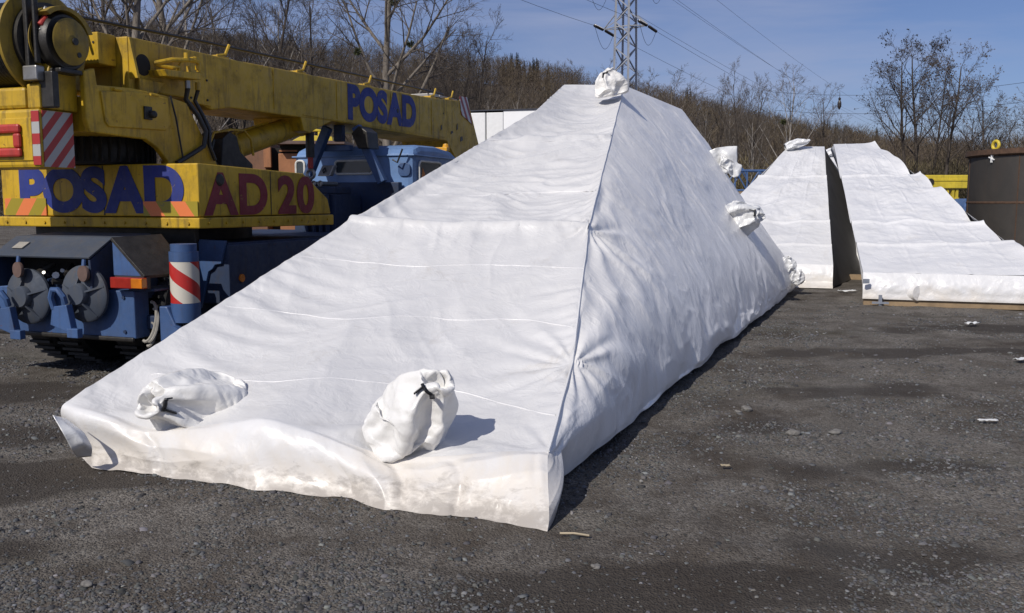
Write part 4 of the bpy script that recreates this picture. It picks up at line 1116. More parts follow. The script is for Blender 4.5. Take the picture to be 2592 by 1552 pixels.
# ------------------------------------------------------------------ tied bags over the lifting lugs
def bag(p0, ax, r, parent, org, kind, spin=0.0, squash=1.0, mat=None, up=(0, 0, 1), label=None, name='lug_cover', tape=None, crk=0.0):
    """a sack pulled over a lug and tied; spin turns it about its axis, tape: angle at which the black tape shows"""
    p0 = np.array(p0, float); ax = np.array(ax, float); L = np.linalg.norm(ax); d = ax / L
    u = np.array(up, float); u = u - d * (u @ d); u /= np.linalg.norm(u); v = np.cross(d, u)
    K_ = SACKS[kind]; m, n = K_.shape[:2]; ca, sa = math.cos(spin), math.sin(spin)
    x = K_[..., 0] * ca - K_[..., 1] * sa; y = K_[..., 0] * sa + K_[..., 1] * ca
    def place(x, y, z): return p0 + u * (x * r * squash)[..., None] + v * (y * r)[..., None] + d * (z * L / 1.95)[..., None]
    Q = place(x, y, K_[..., 2])
    k0 = int(.75 * (m - 1)); cn_ = Q[k0].mean(0)
    for q_ in range(k0 + 2, m): Q[q_] = cn_ + (Q[q_] - cn_) * (0.92 - 0.3 * (q_ - k0) / (m - k0))
    tipc = Q[-1].mean(0) - d * r * 0.05
    Q[-1] = 0.45 * Q[-1] + 0.55 * tipc; Q[-2] = 0.8 * Q[-2] + 0.2 * tipc
    Q = np.concatenate([Q, np.repeat((tipc - d * r * 0.04)[None, None], n, 1)], 0)
    if crk:
        Nq = normals(np.concatenate([Q, Q[:, :1]], 1))[:, :-1]; Q = Q + Nq * (crk * r * crumple((Q - p0) / r, kind + 7, 14, 0.8, 3.0, 0.08))[..., None]
    o = grid_obj(name, Q - org, mat or M_BAG, parent, wrap=True, label=label)
    sb = o.modifiers.new('sub', 'SUBSURF'); sb.levels = sb.render_levels = 1
    if tape is not None:
        k = int(.75 * (m - 1)); cen = Q[k].mean(0); kk = int(((tape - spin) % 6.283) / 6.283 * n) % n
        seg = [Q[k, (kk + i) % n] for i in range(-3, 4)]
        seg = [q + (q - cen) / np.linalg.norm(q - cen) * r * 0.06 for q in seg]
        MB().tube([q - org for q in seg], r * 0.055, 6).build('tape', M_TAPE, o)
        e0 = seg[-1] - org
        MB().bar(seg[1] - org, seg[1] - org - d * r * 0.30 + (seg[1] - cen) * 0.30, r * 0.16, r * 0.04).build('tape_end', M_TAPE, o)
        MB().bar(e0, e0 + d * r * 0.1 + (seg[-1] - cen) * 0.45, r * 0.15, r * 0.04).build('tape_end', M_TAPE, o)
    return o
# left-hand cover: lies on its side, neck to the left; right-hand cover: stands up, neck at the upper right
pb = dep(592, 1036, 5.74)
bag(pb, dep(336, 1006, 5.18) - pb, 0.225, big, main_c, 2, 2.6, 0.9, up=(0, -0.3, 1), label='crumpled white cover tied with black tape, lying sideways at the left front edge', tape=4.9, crk=0.055)
pb = dep(980, 1112, 5.12)
bag(pb, dep(1132, 934, 4.86) - pb, 0.188, big, main_c, 1, 2.2, 0.95, up=(0.3, -1, 0), label='crumpled white cover tied with black tape, standing at the middle of the front edge', tape=5.9, crk=0.055)
# cover on the peak
pb = dep(1546, 240, 12.7)
bag(pb, dep(1536, 166, 12.6) - pb, 0.175, big, main_c, 2, 0.5, 0.95, up=(0, -1, 0), label='bright white tied cover on the very top', tape=5.9, crk=0.06)
# film-wrapped lug on the right-hand sheet, its black tie to the right
pb = side_pt(1838, 556) + SN * 0.10
bag(pb, dep(1938, 545, pb[1] - 0.35) - pb, 0.255, big, main_c, 0, 3.0, 0.95, mat=M_FILM, up=(0, -0.2, 1), label='shiny film-wrapped lug sticking out of the right-hand slope', tape=1.2, crk=0.07)
# higher lug with an upright flap of film
pb = side_pt(1808, 420) + SN * 0.08
bag(pb, dep(1866, 425, pb[1]) - pb, 0.15, big, main_c, 2, 1.5, 0.9, mat=M_FILM, up=(0, -0.2, 1), crk=0.08, label='small knot of film under the upright flap')
Yk = pb[1]
G = np.array([[dep(1795, 382, Yk), dep(1815, 374, Yk - .05), dep(1840, 371, Yk + .05), dep(1866, 370, Yk)], [dep(1800, 395, Yk - .1), dep(1818, 392, Yk), dep(1842, 390, Yk - .1), dep(1865, 392, Yk)], [dep(1815, 415, Yk - .1), dep(1830, 412, Yk + .05), dep(1846, 412, Yk - .1), dep(1866, 412, Yk - .05)], [dep(1835, 425, Yk - .15), dep(1846, 428, Yk - .05), dep(1862, 422, Yk - .1), dep(1880, 418, Yk - .05)], [dep(1850, 445, Yk - .15), dep(1858, 450, Yk - .05), dep(1868, 447, Yk - .1), dep(1874, 436, Yk - .05)]])
G = upsample(G); G = G + np.array([0.2, -1, 0.2]) * (0.03 * crumple(G, 3, 14, 1.5, 5))[..., None]
grid_obj('film_flap', G - main_c, M_FILM, big, thick=0.004)
# crumpled tail where the sheet ends at the far corner
for (a, b, rr, sd) in (((1985, 694), (1993, 644), 0.14, 1), ((2012, 716), (2026, 678), 0.11, 0)):
    pb = dep(a[0], a[1], 15.6); bag(pb, dep(b[0], b[1], 15.5) - pb, rr, big, main_c, sd, 1.0 + sd, 0.7, mat=M_FILM, up=(0, -1, 0), crk=0.08, name='film_tail')

# ------------------------------------------------------------------ the loads behind
def t_at(a, b, ypx):                      # share of the way from a to b that shows at row ypx
    f = np.linspace(0, 1, 400); _, y = proj(a[None] * (1 - f)[:, None] + b[None] * f[:, None])
    return float(f[np.argmin(np.abs(y - ypx))])
def rear_load(name, label, BL, BR, TL, TR, BLg, BRg, creases, seed, dark_right=False, ribs=(0.3, 0.62), edge_scallop=0.0, hemout=0.15, depth_vec=None):
    org = (np.array(BLg) + np.array(BRg)) / 2; org[2] = 0
    root = empty(name, tuple(org)); tag(root, label, 'wrapped load', 'white wrapped loads standing behind')
    def hf(a, b, wd, ht):
        e = (np.sin(np.pi * a) ** 0.3) * (np.sin(np.pi * b) ** 0.3)
        A = a * wd; Bm = b * ht
        wa = A + 0.2 * fbm(A, Bm, 2, seed); wb = Bm + 0.2 * fbm(A + 5, Bm, 2, seed + 1)
        h = 0.020 * (ridged(wa * 0.5, wb * 1.3, 2, seed + 2) - 0.6) * e + 0.010 * crumple(np.stack([wa, wb, 0 * wa], -1), seed, 16, 0.6, 3) * e
        for i, c in enumerate(creases):
            c2 = c + 0.006 * fbm(A * 0.9, A * 0, 2, seed + i)
            h = h + 0.03 * bump1(b, c2, 0.006) - (0.08, 0.07, 0.03)[i % 3] * ss(c2, c2 + 0.02, b) * (1 - ss(c2 + 0.04, c2 + 0.24, b))
        for i, rb in enumerate(ribs): h = h + 0.010 * bump1(a, rb + 0.02 * fbm(Bm * 0.6, Bm * 0 + i, 2, seed), 0.012) * (0.5 + 0.8 * pn(Bm * 0.8, Bm * 0 + i * 3.3, seed))
        if edge_scallop:
            ph = Bm * 2.0 + 1.6 * fbm(Bm * 0.5, Bm * 0, 2, seed + 9)
            h = h + edge_scallop * np.exp(-(1 - a) * 9) * (np.abs(np.sin(ph)) - 0.35) * (0.6 + 0.7 * pn(Bm * 0.9, Bm * 0 + 5, seed))
        return h
    patch('front_sheet', BL, BR, TL, TR, 200, 260, 0.06, seed, M_TARP2, root, org, hfun=hf)
    # band along the foot, then a hem that flares out
    a = np.linspace(0, 1, 160)
    up_ = BL[None] * (1 - a)[:, None] + BR[None] * a[:, None]; dn = np.array(BLg)[None] * (1 - a)[:, None] + np.array(BRg)[None] * a[:, None]
    ov = np.array([BR[1] - BL[1], -(BR[0] - BL[0]), 0]); ov = ov / np.linalg.norm(ov)
    kk = np.linspace(0, 1, 30)[None, :, None]
    Q = up_[:, None] * (1 - kk) + dn[:, None] * kk + ov * (0.05 * np.sin(np.pi * kk) + hemout * ss(0.75, 1.0, kk) + 0.018 * np.sin(np.pi * kk) * fbm(a[:, None] * 9, kk[..., 0] * 1.5, 3, seed)[..., None])
    grid_obj('foot_band', Q - org, M_TARP2, root, flip=True)
    dv = np.array(depth_vec); LN = 10.5
    tv = ax17 * (0.9 if dark_right else 2.2); TRb, TLb = TR + tv, TL + tv; BRb, BLb = BRg + dv * LN, BLg + dv * LN
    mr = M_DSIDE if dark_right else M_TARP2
    def flank(nm, top, b0, b1, mat, flip):
        f = np.linspace(0, 1, 80); te = polyint([0, 0.72, 1.0], top, f); be = b0[None] * (1 - f)[:, None] + b1[None] * f[:, None]
        k_ = np.linspace(0, 1, 24)[None, :, None]
        te = te - np.array([0, 0, 0.02])
        grid_obj(nm, te[:, None] * (1 - k_) + be[:, None] * k_ - org, mat, root, flip=flip)
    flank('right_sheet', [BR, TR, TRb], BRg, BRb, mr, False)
    flank('left_sheet', [BL, TL, TLb], BLg, BLb, M_TARP2, True)
    patch('rear_sheet', BRb, BLb, TRb, TLb, 20, 20, 0.02, seed + 5, M_TARP2, root, org)
    patch('top_sheet', TL, TR, TLb, TRb, 20, 20, 0.02, seed + 6, M_TARP2, root, org)
    return root, org
ax17 = np.array([math.sin(math.radians(17.5)), math.cos(math.radians(17.5)), 0]); pr17 = np.array([ax17[1], -ax17[0], 0])
ax23 = np.array([math.sin(math.radians(22.5)), math.cos(math.radians(22.5)), 0])
ax27 = np.array([math.sin(math.radians(29.5)), math.cos(math.radians(29.5)), 0])
# second load
BRg2 = gz(2107, 728); BLg2 = BRg2 - pr17 * 3.0; up4 = np.array([0, 0, 0.42])
TR2 = gz(2087, 371, 3.0); TL2 = gz(1996, 371, 3.0)
BR2, BL2 = BRg2 + up4 + ax17 * 0.1, BLg2 + up4 + ax17 * 0.1
ld2, org2 = rear_load('tarpaulin_wrapped_load', 'tall narrow-topped white wrapped load with a dark right flank, second from the front', BL2, BR2, TL2, TR2, BLg2, BRg2,
                      [t_at(BR2, TR2, q) for q in (446, 558, 622)], 201, True, (0.45, 0.75), 0.0, 0.2, ax27)
pb = gz(1988, 374, 2.96); bag(pb, dep(2056, 356, pb[1] - 0.1) - pb, 0.15, ld2, org2, 1, 0.4, 0.7, mat=M_FILM, up=(0, 0, 1), crk=0.08, name='top_film')
# third load, on timbers
BLg3 = gz(2182, 772); BLg3[2] = 0.10; BRg3 = BLg3 + pr17 * 2.65; up5 = np.array([0, 0, 0.40])
BL3, BR3 = BLg3 + up5 + ax17 * 0.1, BRg3 + up5 + ax17 * 0.1
TL3 = gz(2110, 365, 2.95); TR3 = gz(2214, 363, 2.95)
ld3, org3 = rear_load('tarpaulin_wrapped_load', 'broad white wrapped load with scalloped right edge resting on a timber', BL3, BR3, TL3, TR3, BLg3, BRg3,
                      [t_at(BL3, TL3, q) for q in (448, 561, 617)], 301, False, (0.30, 0.58, 0.84), 0.19, 0.02, ax23)
for px in (2314, 2580):      # round lug ends pushing out the foot band
    c = gz(px, 772); c = dep(px, 742, c[1] - 0.05 if False else float(gz(px, 776)[1]) + 0.05)
    MB().lathe([(0.0, 0.10), (0.115, 0.09), (0.125, 0.03), (0.17, -0.16), (0.2, -0.3)], c - org3, (0.35, -0.93, 0.05), 24).build('lug_bump', M_TARP2, ld3, smooth=True)
M_GTAPE = plain('grey_tape', (0.22, 0.24, 0.28), 0.5)
cc = gz(2228, 765); cc = dep(2228, 760, float(gz(2228, 774)[1]) - 0.05)
m_ = MB(); m_.bar(cc - org3 + np.array([0, 0, -.08]), cc - org3 + np.array([0, 0, .08]), 0.045, 0.03); m_.bar(cc - org3 - pr17 * 0.12 + np.array([0, -.01, -.04]), cc - org3 + pr17 * 0.12 + np.array([0, -.01, -.04]), 0.045, 0.03)
m_.build('tape_mark', M_GTAPE, ld3)
cc = dep(2192, 712, float(gz(2192, 774)[1]) + 0.0)
MB().bar(cc - org3 - np.array([.04, 0, 0]), cc - org3 + np.array([.05, 0, 0]), 0.03, 0.07).build('tape_mark', M_GTAPE, ld3)
cc = gz(2199, 371, 2.9)
m_ = MB(); m_.tube([cc - org3 + np.array([-.03, -.05, .03]), cc - org3 + np.array([.0, -.06, -.02]), cc - org3 + np.array([.10, -.2, -.10])], 0.02, 6)
m_.build('tape_mark', M_TAPE, ld3)
for (o_, nm) in ((0.1, 'front'), (5.0, 'middle'), (9.5, 'rear')):
    a = BLg3 + ax17 * o_ + pr17 * 0.02; b = BRg3 + ax17 * o_ + pr17 * 0.2; a = a.copy(); b = b.copy(); a[2] = b[2] = 0.045
    tag(MB().bar(a, b, 0.16, 0.105).build('timber_bearer', M_TIMBER, bevel=0.008), 'pale %s timber bearer under the scalloped wrapped load' % nm, 'timber', 'bearers under the scalloped load')
# fourth load, a sliver showing between the second and third
ld4 = copy_tree(ld2); sh = gz(2094, 388, 3.0) - TL2
ld4.location = tuple(np.array(ld2.location) + sh)
tag(ld4, 'farthest white wrapped load, a sliver showing between the two taller-looking ones', 'wrapped load', 'white wrapped loads standing behind')
# ------------------------------------------------------------------ litter on the yard
M_LITTER = plain('white_scrap', (0.72, 0.72, 0.70), 0.5)
M_STRAW = plain('straw', (0.40, 0.33, 0.22), 0.8)
def scrap(px, py, w, label, seed, mat=M_LITTER, cat='litter', flat=0.25, d=0.5):
    c = gz(px, py); r = np.random.RandomState(seed); n = 9
    a = np.linspace(-1, 1, n); X, Y = np.meshgrid(a, a, indexing='ij')
    Q = np.stack([X * w, Y * w * d, 0.012 + flat * w * (0.5 + 0.5 * pn(X * 1.3 + seed, Y * 1.3, seed)) + 0.1 * w * r.rand(n, n)], -1)
    g = r.rand() * 0.8; Q = Q @ np.array([[math.cos(g), math.sin(g), 0], [-math.sin(g), math.cos(g), 0], [0, 0, 1]])
    e = empty('scrap', tuple(c))
    o = grid_obj('litter_scrap', Q, mat, None, thick=0.004); o.location = tuple(c)
    bpy.data.objects.remove(e)
    return tag(o, label, cat)
scrap(2460, 825, 0.09, 'crumpled white scrap on the yard below the scalloped load', 1, flat=0.5)
scrap(2500, 1069, 0.07, 'flat white paper strip on the right of the yard', 2, d=0.25, flat=0.05)
scrap(2585, 915, 0.08, 'pale scrap at the right edge of the yard', 3)
scrap(2145, 741, 0.16, 'white scrap in the gap between two wrapped loads', 4, flat=0.2, d=0.4)
scrap(1836, 1185, 0.028, 'small tan leaf on the yard right of the large load', 5, M_STRAW)
def stone(px, py, r0, label, seed):
    c = gz(px, py); bm = bmesh.new(); bmesh.ops.create_icosphere(bm, subdivisions=3, radius=1)
    V = np.array([v.co for v in bm.verts]); k = 1 + 0.35 * crumple(V * 0.6, seed, 10, 0.6, 1.6)
    for v, f in zip(bm.verts, k): v.co = Vector((v.co.x * r0 * f * 1.25, v.co.y * r0 * f, v.co.z * r0 * f * 0.7 + r0 * 0.35))
    me = bpy.data.meshes.new('stone'); bm.to_mesh(me); bm.free()
    o = link_mesh('stone', me, M_STONE); o.location = tuple(c); return tag(o, label, 'stone', 'single stones on the yard')
M_STONE = plain('stone_grey', (0.17, 0.16, 0.145), 0.9, var=0.3, scale=30, bump=0.4)
for i, (px, py, r0, lb) in enumerate(((1890, 1040, 0.035, 'rough grey stone right of the large load, farthest of three near the shadow'), (2005, 1102, 0.038, 'larger grey lump in the middle of the right-hand yard'), (2116, 1098, 0.032, 'smooth pale stone beside the larger grey lump'), (1868, 1045, 0.02, 'small stone beside the rough grey stone'), (222, 1482, 0.018, 'small stone at the lower left of the yard'), (1508, 1437, 0.018, 'pale pebble on the dark soil patch at the bottom'))):
    stone(px, py, r0, lb, 60 + i)
a = gz(1417, 1356); b = gz(1492, 1362)
tag(MB().tube([a + np.array([0, 0, .012]), (a + b) / 2 + np.array([0, .01, .014]), b + np.array([0, 0, .012])], 0.006, 5).build('straw_stalk', M_STRAW), 'dry stalk lying in front of the large load corner', 'stalk')

# ------------------------------------------------------------------ the mobile crane
M_Y = paint('crane_yellow', (0.56, 0.35, 0.016), 0.42, 0.75, (0.06, 0.042, 0.02), 0.7, streak=0.75)
M_B = paint('crane_blue', (0.048, 0.10, 0.23), 0.42, 0.4, (0.035, 0.035, 0.04), 0.4, streak=0.35)
M_DUSTB = paint('dusty_blue', (0.055, 0.068, 0.092), 0.7, 0.6, (0.10, 0.09, 0.075), 0.3, streak=0.5)
M_CAB = paint('cab_blue', (0.15, 0.26, 0.48), 0.32, 0.25, (0.05, 0.05, 0.055), 0.25, streak=0.2)
M_BD = paint('crane_blue_shaded_dirty', (0.018, 0.036, 0.085), 0.55, 0.8, (0.03, 0.028, 0.026), 0.4, streak=0.5)  # crane blue darkened: shade on low and inner parts is in the colour, plus dirt
M_GRIME = plain('greasy_steel', (0.035, 0.032, 0.028), 0.45, 0.3, var=0.4, scale=12, bump=0.4)
M_YD = paint('shaded_greasy_yellow', (0.30, 0.20, 0.02), 0.5, 0.9, (0.04, 0.032, 0.022), 0.6, streak=0.6)  # darker crane yellow: winch shade mixed into the colour along with grease
M_BLK = plain('rubber_black', (0.018, 0.018, 0.019), 0.6, var=0.3, scale=20)
M_HOSE = plain('hydraulic_hose', (0.02, 0.02, 0.021), 0.42, var=0.2)
M_STEEL = plain('bare_steel', (0.32, 0.31, 0.29), 0.4, 0.7, var=0.2)
M_ROPE = plain('wire_rope', (0.035, 0.036, 0.038), 0.4, 0.5, var=0.3, scale=30)
M_LBLUE = paint('letter_blue', (0.022, 0.036, 0.21), 0.5, 0.35, (0.05, 0.05, 0.06), 0.85, rust=(0.36, 0.25, 0.04), streak=0.4)
M_LRED = paint('letter_red', (0.22, 0.02, 0.03), 0.5, 0.35, (0.06, 0.04, 0.035), 0.85, rust=(0.36, 0.25, 0.04), streak=0.4)
M_RED = paint('red_paint', (0.42, 0.035, 0.025), 0.42, 0.3, chips=0.3)
M_ROPES = plain('sling_grey', (0.30, 0.28, 0.24), 0.9)
M_GLASS = plain('window_glass', (0.05, 0.06, 0.065), 0.08, var=0.1)
M_RUBW = plain('white_rubber', (0.62, 0.61, 0.57), 0.6)
M_LENSR = plain('lamp_red', (0.30, 0.02, 0.012), 0.15)
M_LENSO = plain('lamp_orange', (0.55, 0.16, 0.01), 0.15)
M_BEACON = plain('beacon_amber', (0.65, 0.33, 0.03), 0.2)
def stripe_mat(name, a, b, kv, period, off=0.0, duty=0.5, worn=(0.12, 0.11, 0.1)):
    t = NT(name)
    x = t.n('ShaderNodeVectorMath', operation='DOT_PRODUCT'); t.l(t.co, x.inputs[0]); x.inputs[1].default_value = kv
    f = t.math('FRACT', t.math('ADD', t.math('DIVIDE', x.outputs['Value'], period), off))
    c = t.mix(t.math('GREATER_THAN', f, duty), a, b)
    w = t.noise(11, 5, 0.7, 0.5)
    c = t.mix(t.math('MULTIPLY', t.rng(w, 0.62, 0.7), 0.6), c, worn)
    t.base(c); t.set(rough=0.45, normal=t.bump(w, 0.1, 0.003)); return t.m
def helix_mat(name, a, b, cx, cy, period, z0):
    t = NT(name)
    m = t.n('ShaderNodeMapping'); m.inputs['Location'].default_value = (-cx, -cy, -z0); t.l(t.co, m.inputs['Vector'])
    ang = t.math('ARCTAN2', t.sep(m.outputs['Vector'], 1), t.sep(m.outputs['Vector'], 0))
    f = t.math('FRACT', t.math('ADD', t.math('DIVIDE', t.sep(m.outputs['Vector'], 2), period), t.math('DIVIDE', ang, 2 * math.pi / 2)))
    c = t.mix(t.math('GREATER_THAN', f, 0.5), a, b)
    w = t.noise(16, 5, 0.7, 0.4)
    c = t.mix(t.math('MULTIPLY', t.rng(w, 0.64, 0.7), 0.75), c, (0.10, 0.09, 0.08))
    t.base(c); t.set(rough=0.4); return t.m
M_STR = stripe_mat('stripes_red_grey', (0.38, 0.03, 0.028), (0.40, 0.40, 0.38), (0, 1.0, -0.9), 0.165, 0.1, 0.48)
M_HZL = stripe_mat('stripes_orange_left', (0.75, 0.20, 0.06), (0.33, 0.26, 0.02), (1.0, 0, -0.75), 0.33, 0.0)
M_HZR = stripe_mat('stripes_orange_right', (0.75, 0.20, 0.06), (0.33, 0.26, 0.02), (1.0, 0, 0.75), 0.33, 0.3)
M_POST = helix_mat('stripes_post', (0.45, 0.025, 0.02), (0.60, 0.56, 0.47), 0.14, -0.40, 0.27, 0.5)
M_TIP = stripe_mat('stripes_boom_tip', (0.30, 0.03, 0.03), (0.62, 0.60, 0.58), (0, 1.0, 0.8), 0.2)

TRUCK_O = (-2.84, 8.3, 0.0)
crane = empty('mobile_crane', TRUCK_O, math.radians(-20)); tag(crane, 'yellow and blue truck crane parked at the left behind the large load', 'mobile crane')
def part(mb, name, mat, parent=crane, smooth=False, bevel=0.012, label=None): return mb.build(name, mat, parent, smooth, bevel, label)
def lettering(txt, name, mat, w, h, org, xdir, zdir=(0, 0, 1), bold=0.05, parent=crane, label=None, gap=0.02, wid=None):
    """painted letters, each its own thin sheet; they crowd each other as on the crane"""
    X = np.array(xdir, float); Z = np.array(zdir, float); N = np.cross(X, Z)
    root = None; ms = []
    for ch in txt:
        if ch == ' ': ms.append(None); continue
        cu = bpy.data.curves.new('txt', 'FONT'); cu.body = ch; cu.extrude = 0.02; cu.offset = bold
        ob = bpy.data.objects.new('txt', cu); COL.objects.link(ob); bpy.context.view_layer.update()
        ms.append(bpy.data.meshes.new_from_object(ob.evaluated_get(bpy.context.evaluated_depsgraph_get()))); bpy.data.objects.remove(ob)
    wd = []
    for m in ms:
        if m is None: wd.append(0.22); continue
        V = np.array([v.co for v in m.vertices]); wd.append(V[:, 0].max() - V[:, 0].min())
    sc = w / (sum(wd) + gap * (len(wd) - 1)); x = 0.0
    for k, (m, ww) in enumerate(zip(ms, wd)):
        if m is not None:
            V = np.array([v.co for v in m.vertices]); lo, hi = V.min(0), V.max(0); V = (V - lo) / (hi - lo)
            Q = np.array(org) + V[:, :1] * ww * sc * X + x * sc * X + V[:, 1:2] * h * Z + (V[:, 2:3] * 0.003 + 0.001 + 0.0007 * k) * N
            m.vertices.foreach_set('co', Q.astype(np.float32).ravel()); m.update(); m.name = name
            o = link_mesh('letter', m, mat, parent)
            if label and k == 0: o['label'] = label
        x += ww + gap
# --- superstructure
part(MB().prism([(0.0, 1.46), (0.0, 1.945), (1.72, 1.90), (2.2, 1.63), (2.26, 1.46)], 'x', -2.38, 0.0), 'deck_box', M_Y, label='yellow lower body lettered in blue and red')
part(MB().prism([(-0.03, 1.355), (-0.03, 1.452), (2.29, 1.452), (2.29, 1.335)], 'x', -2.41, 0.02), 'deck_ledge', M_Y)
lettering('POSAD', 'lettering', M_LBLUE, 1.98, 0.44, (-2.14, -0.001, 1.49), (1, 0, 0), bold=0.055, gap=-0.05)
lettering('AD 20', 'lettering', M_LRED, 1.85, 0.40, (0.001, 0.06, 1.47), (0, 1, 0), bold=0.04, gap=0.03)
part(MB().box(-2.33, -1.80, -0.016, -0.007, 1.465, 1.63), 'hazard_plate', M_HZL, bevel=0)
part(MB().box(-0.62, -0.005, -0.016, -0.007, 1.465, 1.60), 'hazard_plate', M_HZR, bevel=0)
part(MB().lathe([(0, 0.02), (0.05, 0.02), (0.06, 0.0)], (0.002, 0.30, 1.80), (1, 0, 0), 16), 'plug', M_GRIME, smooth=True)
part(MB().cyl((-1.18, 1.35, 1.14), (-1.18, 1.35, 1.352), 0.62, n=40), 'slewing_ring', M_GRIME, smooth=True)
# upper counterweight
cw = part(MB().box(-1.95, -0.72, -1.04, -0.68, 1.875, 2.36), 'counterweight', M_Y, bevel=0.03)
part(MB().box(-0.719, -0.712, -1.015, -0.70, 1.885, 2.345), 'stripe_panel', M_STR, cw, bevel=0)
part(MB().box(-0.80, -0.719, -1.047, -1.0405, 1.90, 2.34), 'stripe_edge', M_STR, cw, bevel=0)
part(MB().box(-1.85, -0.80, -1.052, -1.0405, 1.935, 2.285), 'raised_panel', M_Y, cw, bevel=0.006)
def ring_plate(x0, x1, z0, z1, t, ya, yb):
    m = MB()
    m.box(x0, x1, ya, yb, z0, z0 + t); m.box(x0, x1, ya, yb, z1 - t, z1); m.box(x0, x0 + t, ya, yb, z0 + t, z1 - t); m.box(x1 - t, x1, ya, yb, z0 + t, z1 - t); return m
part(ring_plate(-1.24, -0.90, 1.965, 2.235, 0.075, -1.09, -1.0525), 'tow_eye_ring', M_RED, cw, bevel=0.02)
part(MB().box(-1.16, -0.98, -1.058, -1.0525, 2.045, 2.155), 'tow_eye_plate', M_Y, cw, bevel=0.003)
# curved cradle for the winch above the counterweight
part(MB().prism([(-1.02, 2.362), (-1.02, 2.56), (-0.98, 2.56), (-0.93, 2.62), (-0.9, 2.74), (-0.62, 2.74), (-0.62, 2.362)], 'x', -0.86, -0.725), 'winch_bracket', M_Y)
part(MB().box(-1.9, -0.87, -1.03, -0.66, 2.362, 2.54), 'winch_seat', M_Y, bevel=0.03)
part(MB().prism([(-1.02, 2.362), (-1.02, 2.56), (-0.9, 2.74), (-0.62, 2.74), (-0.62, 2.362)], 'x', -1.98, -1.91), 'winch_bracket', M_Y)
# turret
tp = [(-0.66, 2.30), (-0.66, 2.70), (-0.54, 2.74), (-0.52, 2.60), (-0.1, 2.62), (0.33, 2.60), (0.62, 2.56), (0.78, 2.34), (1.05, 1.99), (1.05, 1.90), (0.36, 1.90), (0.32, 1.98), (0.19, 2.10), (0.04, 2.17), (-0.62, 2.19)]
part(MB().prism(tp, 'x', -0.66, -0.60), 'turret_side', M_Y)
part(MB().prism(tp, 'x', -1.78, -1.72), 'turret_side', M_Y)
part(MB().box(-1.70, -0.68, -0.6, 0.5, 2.2, 2.5), 'turret_core', M_Y)
dr = part(MB().prism([(-0.50, 2.55), (-0.46, 2.29), (-0.42, 2.25), (0.30, 2.27), (0.36, 2.33), (0.34, 2.575), (-0.1, 2.59)], 'x', -0.5995, -0.583), 'access_door', M_Y, bevel=0.008)
part(MB().box(-0.582, -0.565, 0.0, 0.10, 2.35, 2.47), 'latch_plate', M_GRIME, dr, bevel=0.005)
part(MB().lathe([(0, 0.05), (0.028, 0.05), (0.035, 0.035), (0.035, 0)], (-0.566, 0.085, 2.40), (1, 0, 0), 16), 'latch_knob', M_GRIME, dr, smooth=True)
part(MB().tube([(-0.575, 0.36, 2.60), (-0.57, 0.42, 2.4), (-0.57, 0.46, 2.2), (-0.57, 0.5, 2.0)], 0.009, 6), 'cable', M_BLK, bevel=0, smooth=True)
part(MB().box(-0.75, -0.60, -1.0, -0.93, 2.365, 2.66), 'dark_upright', M_GRIME)
part(MB().box(-0.9, -0.61, -0.9, -0.66, 2.66, 2.70), 'gearbox_shelf', M_GRIME)
part(MB().box(-0.68, -0.602, -0.62, -0.56, 2.32, 2.64), 'dark_upright', M_GRIME)
# spare tyre showing under the turret arch
m = MB().lathe([(0.2, 0), (0.40, 0.0), (0.44, 0.05), (0.45, 0.14), (0.44, 0.23), (0.40, 0.28), (0.2, 0.28)], (-1.30, 0.25, 1.95), (0, 0, 1), 36)
for k in range(36):
    g = k * 2 * math.pi / 36; c, s_ = math.cos(g), math.sin(g)
    m.bar((-1.30 + 0.452 * c, 0.25 + 0.452 * s_, 1.97), (-1.30 + 0.452 * c, 0.25 + 0.452 * s_, 2.20), 0.035, 0.02)
part(m, 'stowed_tyre', M_BLK, smooth=True, bevel=0)
# winch
wz, wy = 2.92, -0.78
prof = []
n_t = 22
for i in range(n_t):
    h = 0.02 + i * (0.84 / n_t); prof += [(0.335, h), (0.352, h + 0.010), (0.356, h + 0.019), (0.352, h + 0.028)]
win = part(MB().lathe([(0.1, 0)] + prof + [(0.335, 0.88), (0.1, 0.88)], (-1.80, wy, wz), (1, 0, 0), 64), 'winch_drum', M_ROPE, smooth=True, bevel=0, label='winch drum wound with dark wire rope')
part(MB().lathe([(0.30, 0), (0.44, 0), (0.44, 0.03), (0.40, 0.035), (0.30, 0.035), (0.30, 0)], (-0.92, wy, wz), (1, 0, 0), 64), 'flange', M_YD, win, smooth=True, bevel=0)
part(MB().lathe([(0.0, 0), (0.33, 0), (0.33, 0.05), (0.0, 0.06)], (-0.88, wy, wz), (1, 0, 0), 48), 'brake_disc', M_GRIME, win, smooth=True, bevel=0)
part(MB().lathe([(0.25, 0), (0.27, 0), (0.27, 0.05), (0.25, 0.05), (0.25, 0)], (-0.82, wy, wz), (1, 0, 0), 48), 'inner_ring', M_YD, win, smooth=True, bevel=0)
part(MB().lathe([(0, 0.0), (0.235, 0.0), (0.24, 0.06), (0.22, 0.10), (0.20, 0.10), (0.195, 0.09), (0.06, 0.125), (0.05, 0.14), (0.0, 0.14)], (-0.74, wy, wz), (1, 0, 0), 48), 'gearbox', M_GRIME, win, smooth=True, bevel=0)
part(MB().lathe([(0, 0.034), (0.04, 0.034), (0.055, 0.02), (0.18, 0.004), (0.192, -0.005)], (-0.597, wy, wz), (1, 0, 0), 48), 'gearbox_cover', M_YD, win, smooth=True, bevel=0)
part(MB().cyl((-0.60, wy, wz), (-0.55, wy, wz), 0.03, n=16), 'hub_bolt', M_GRIME, win, smooth=True, bevel=0)
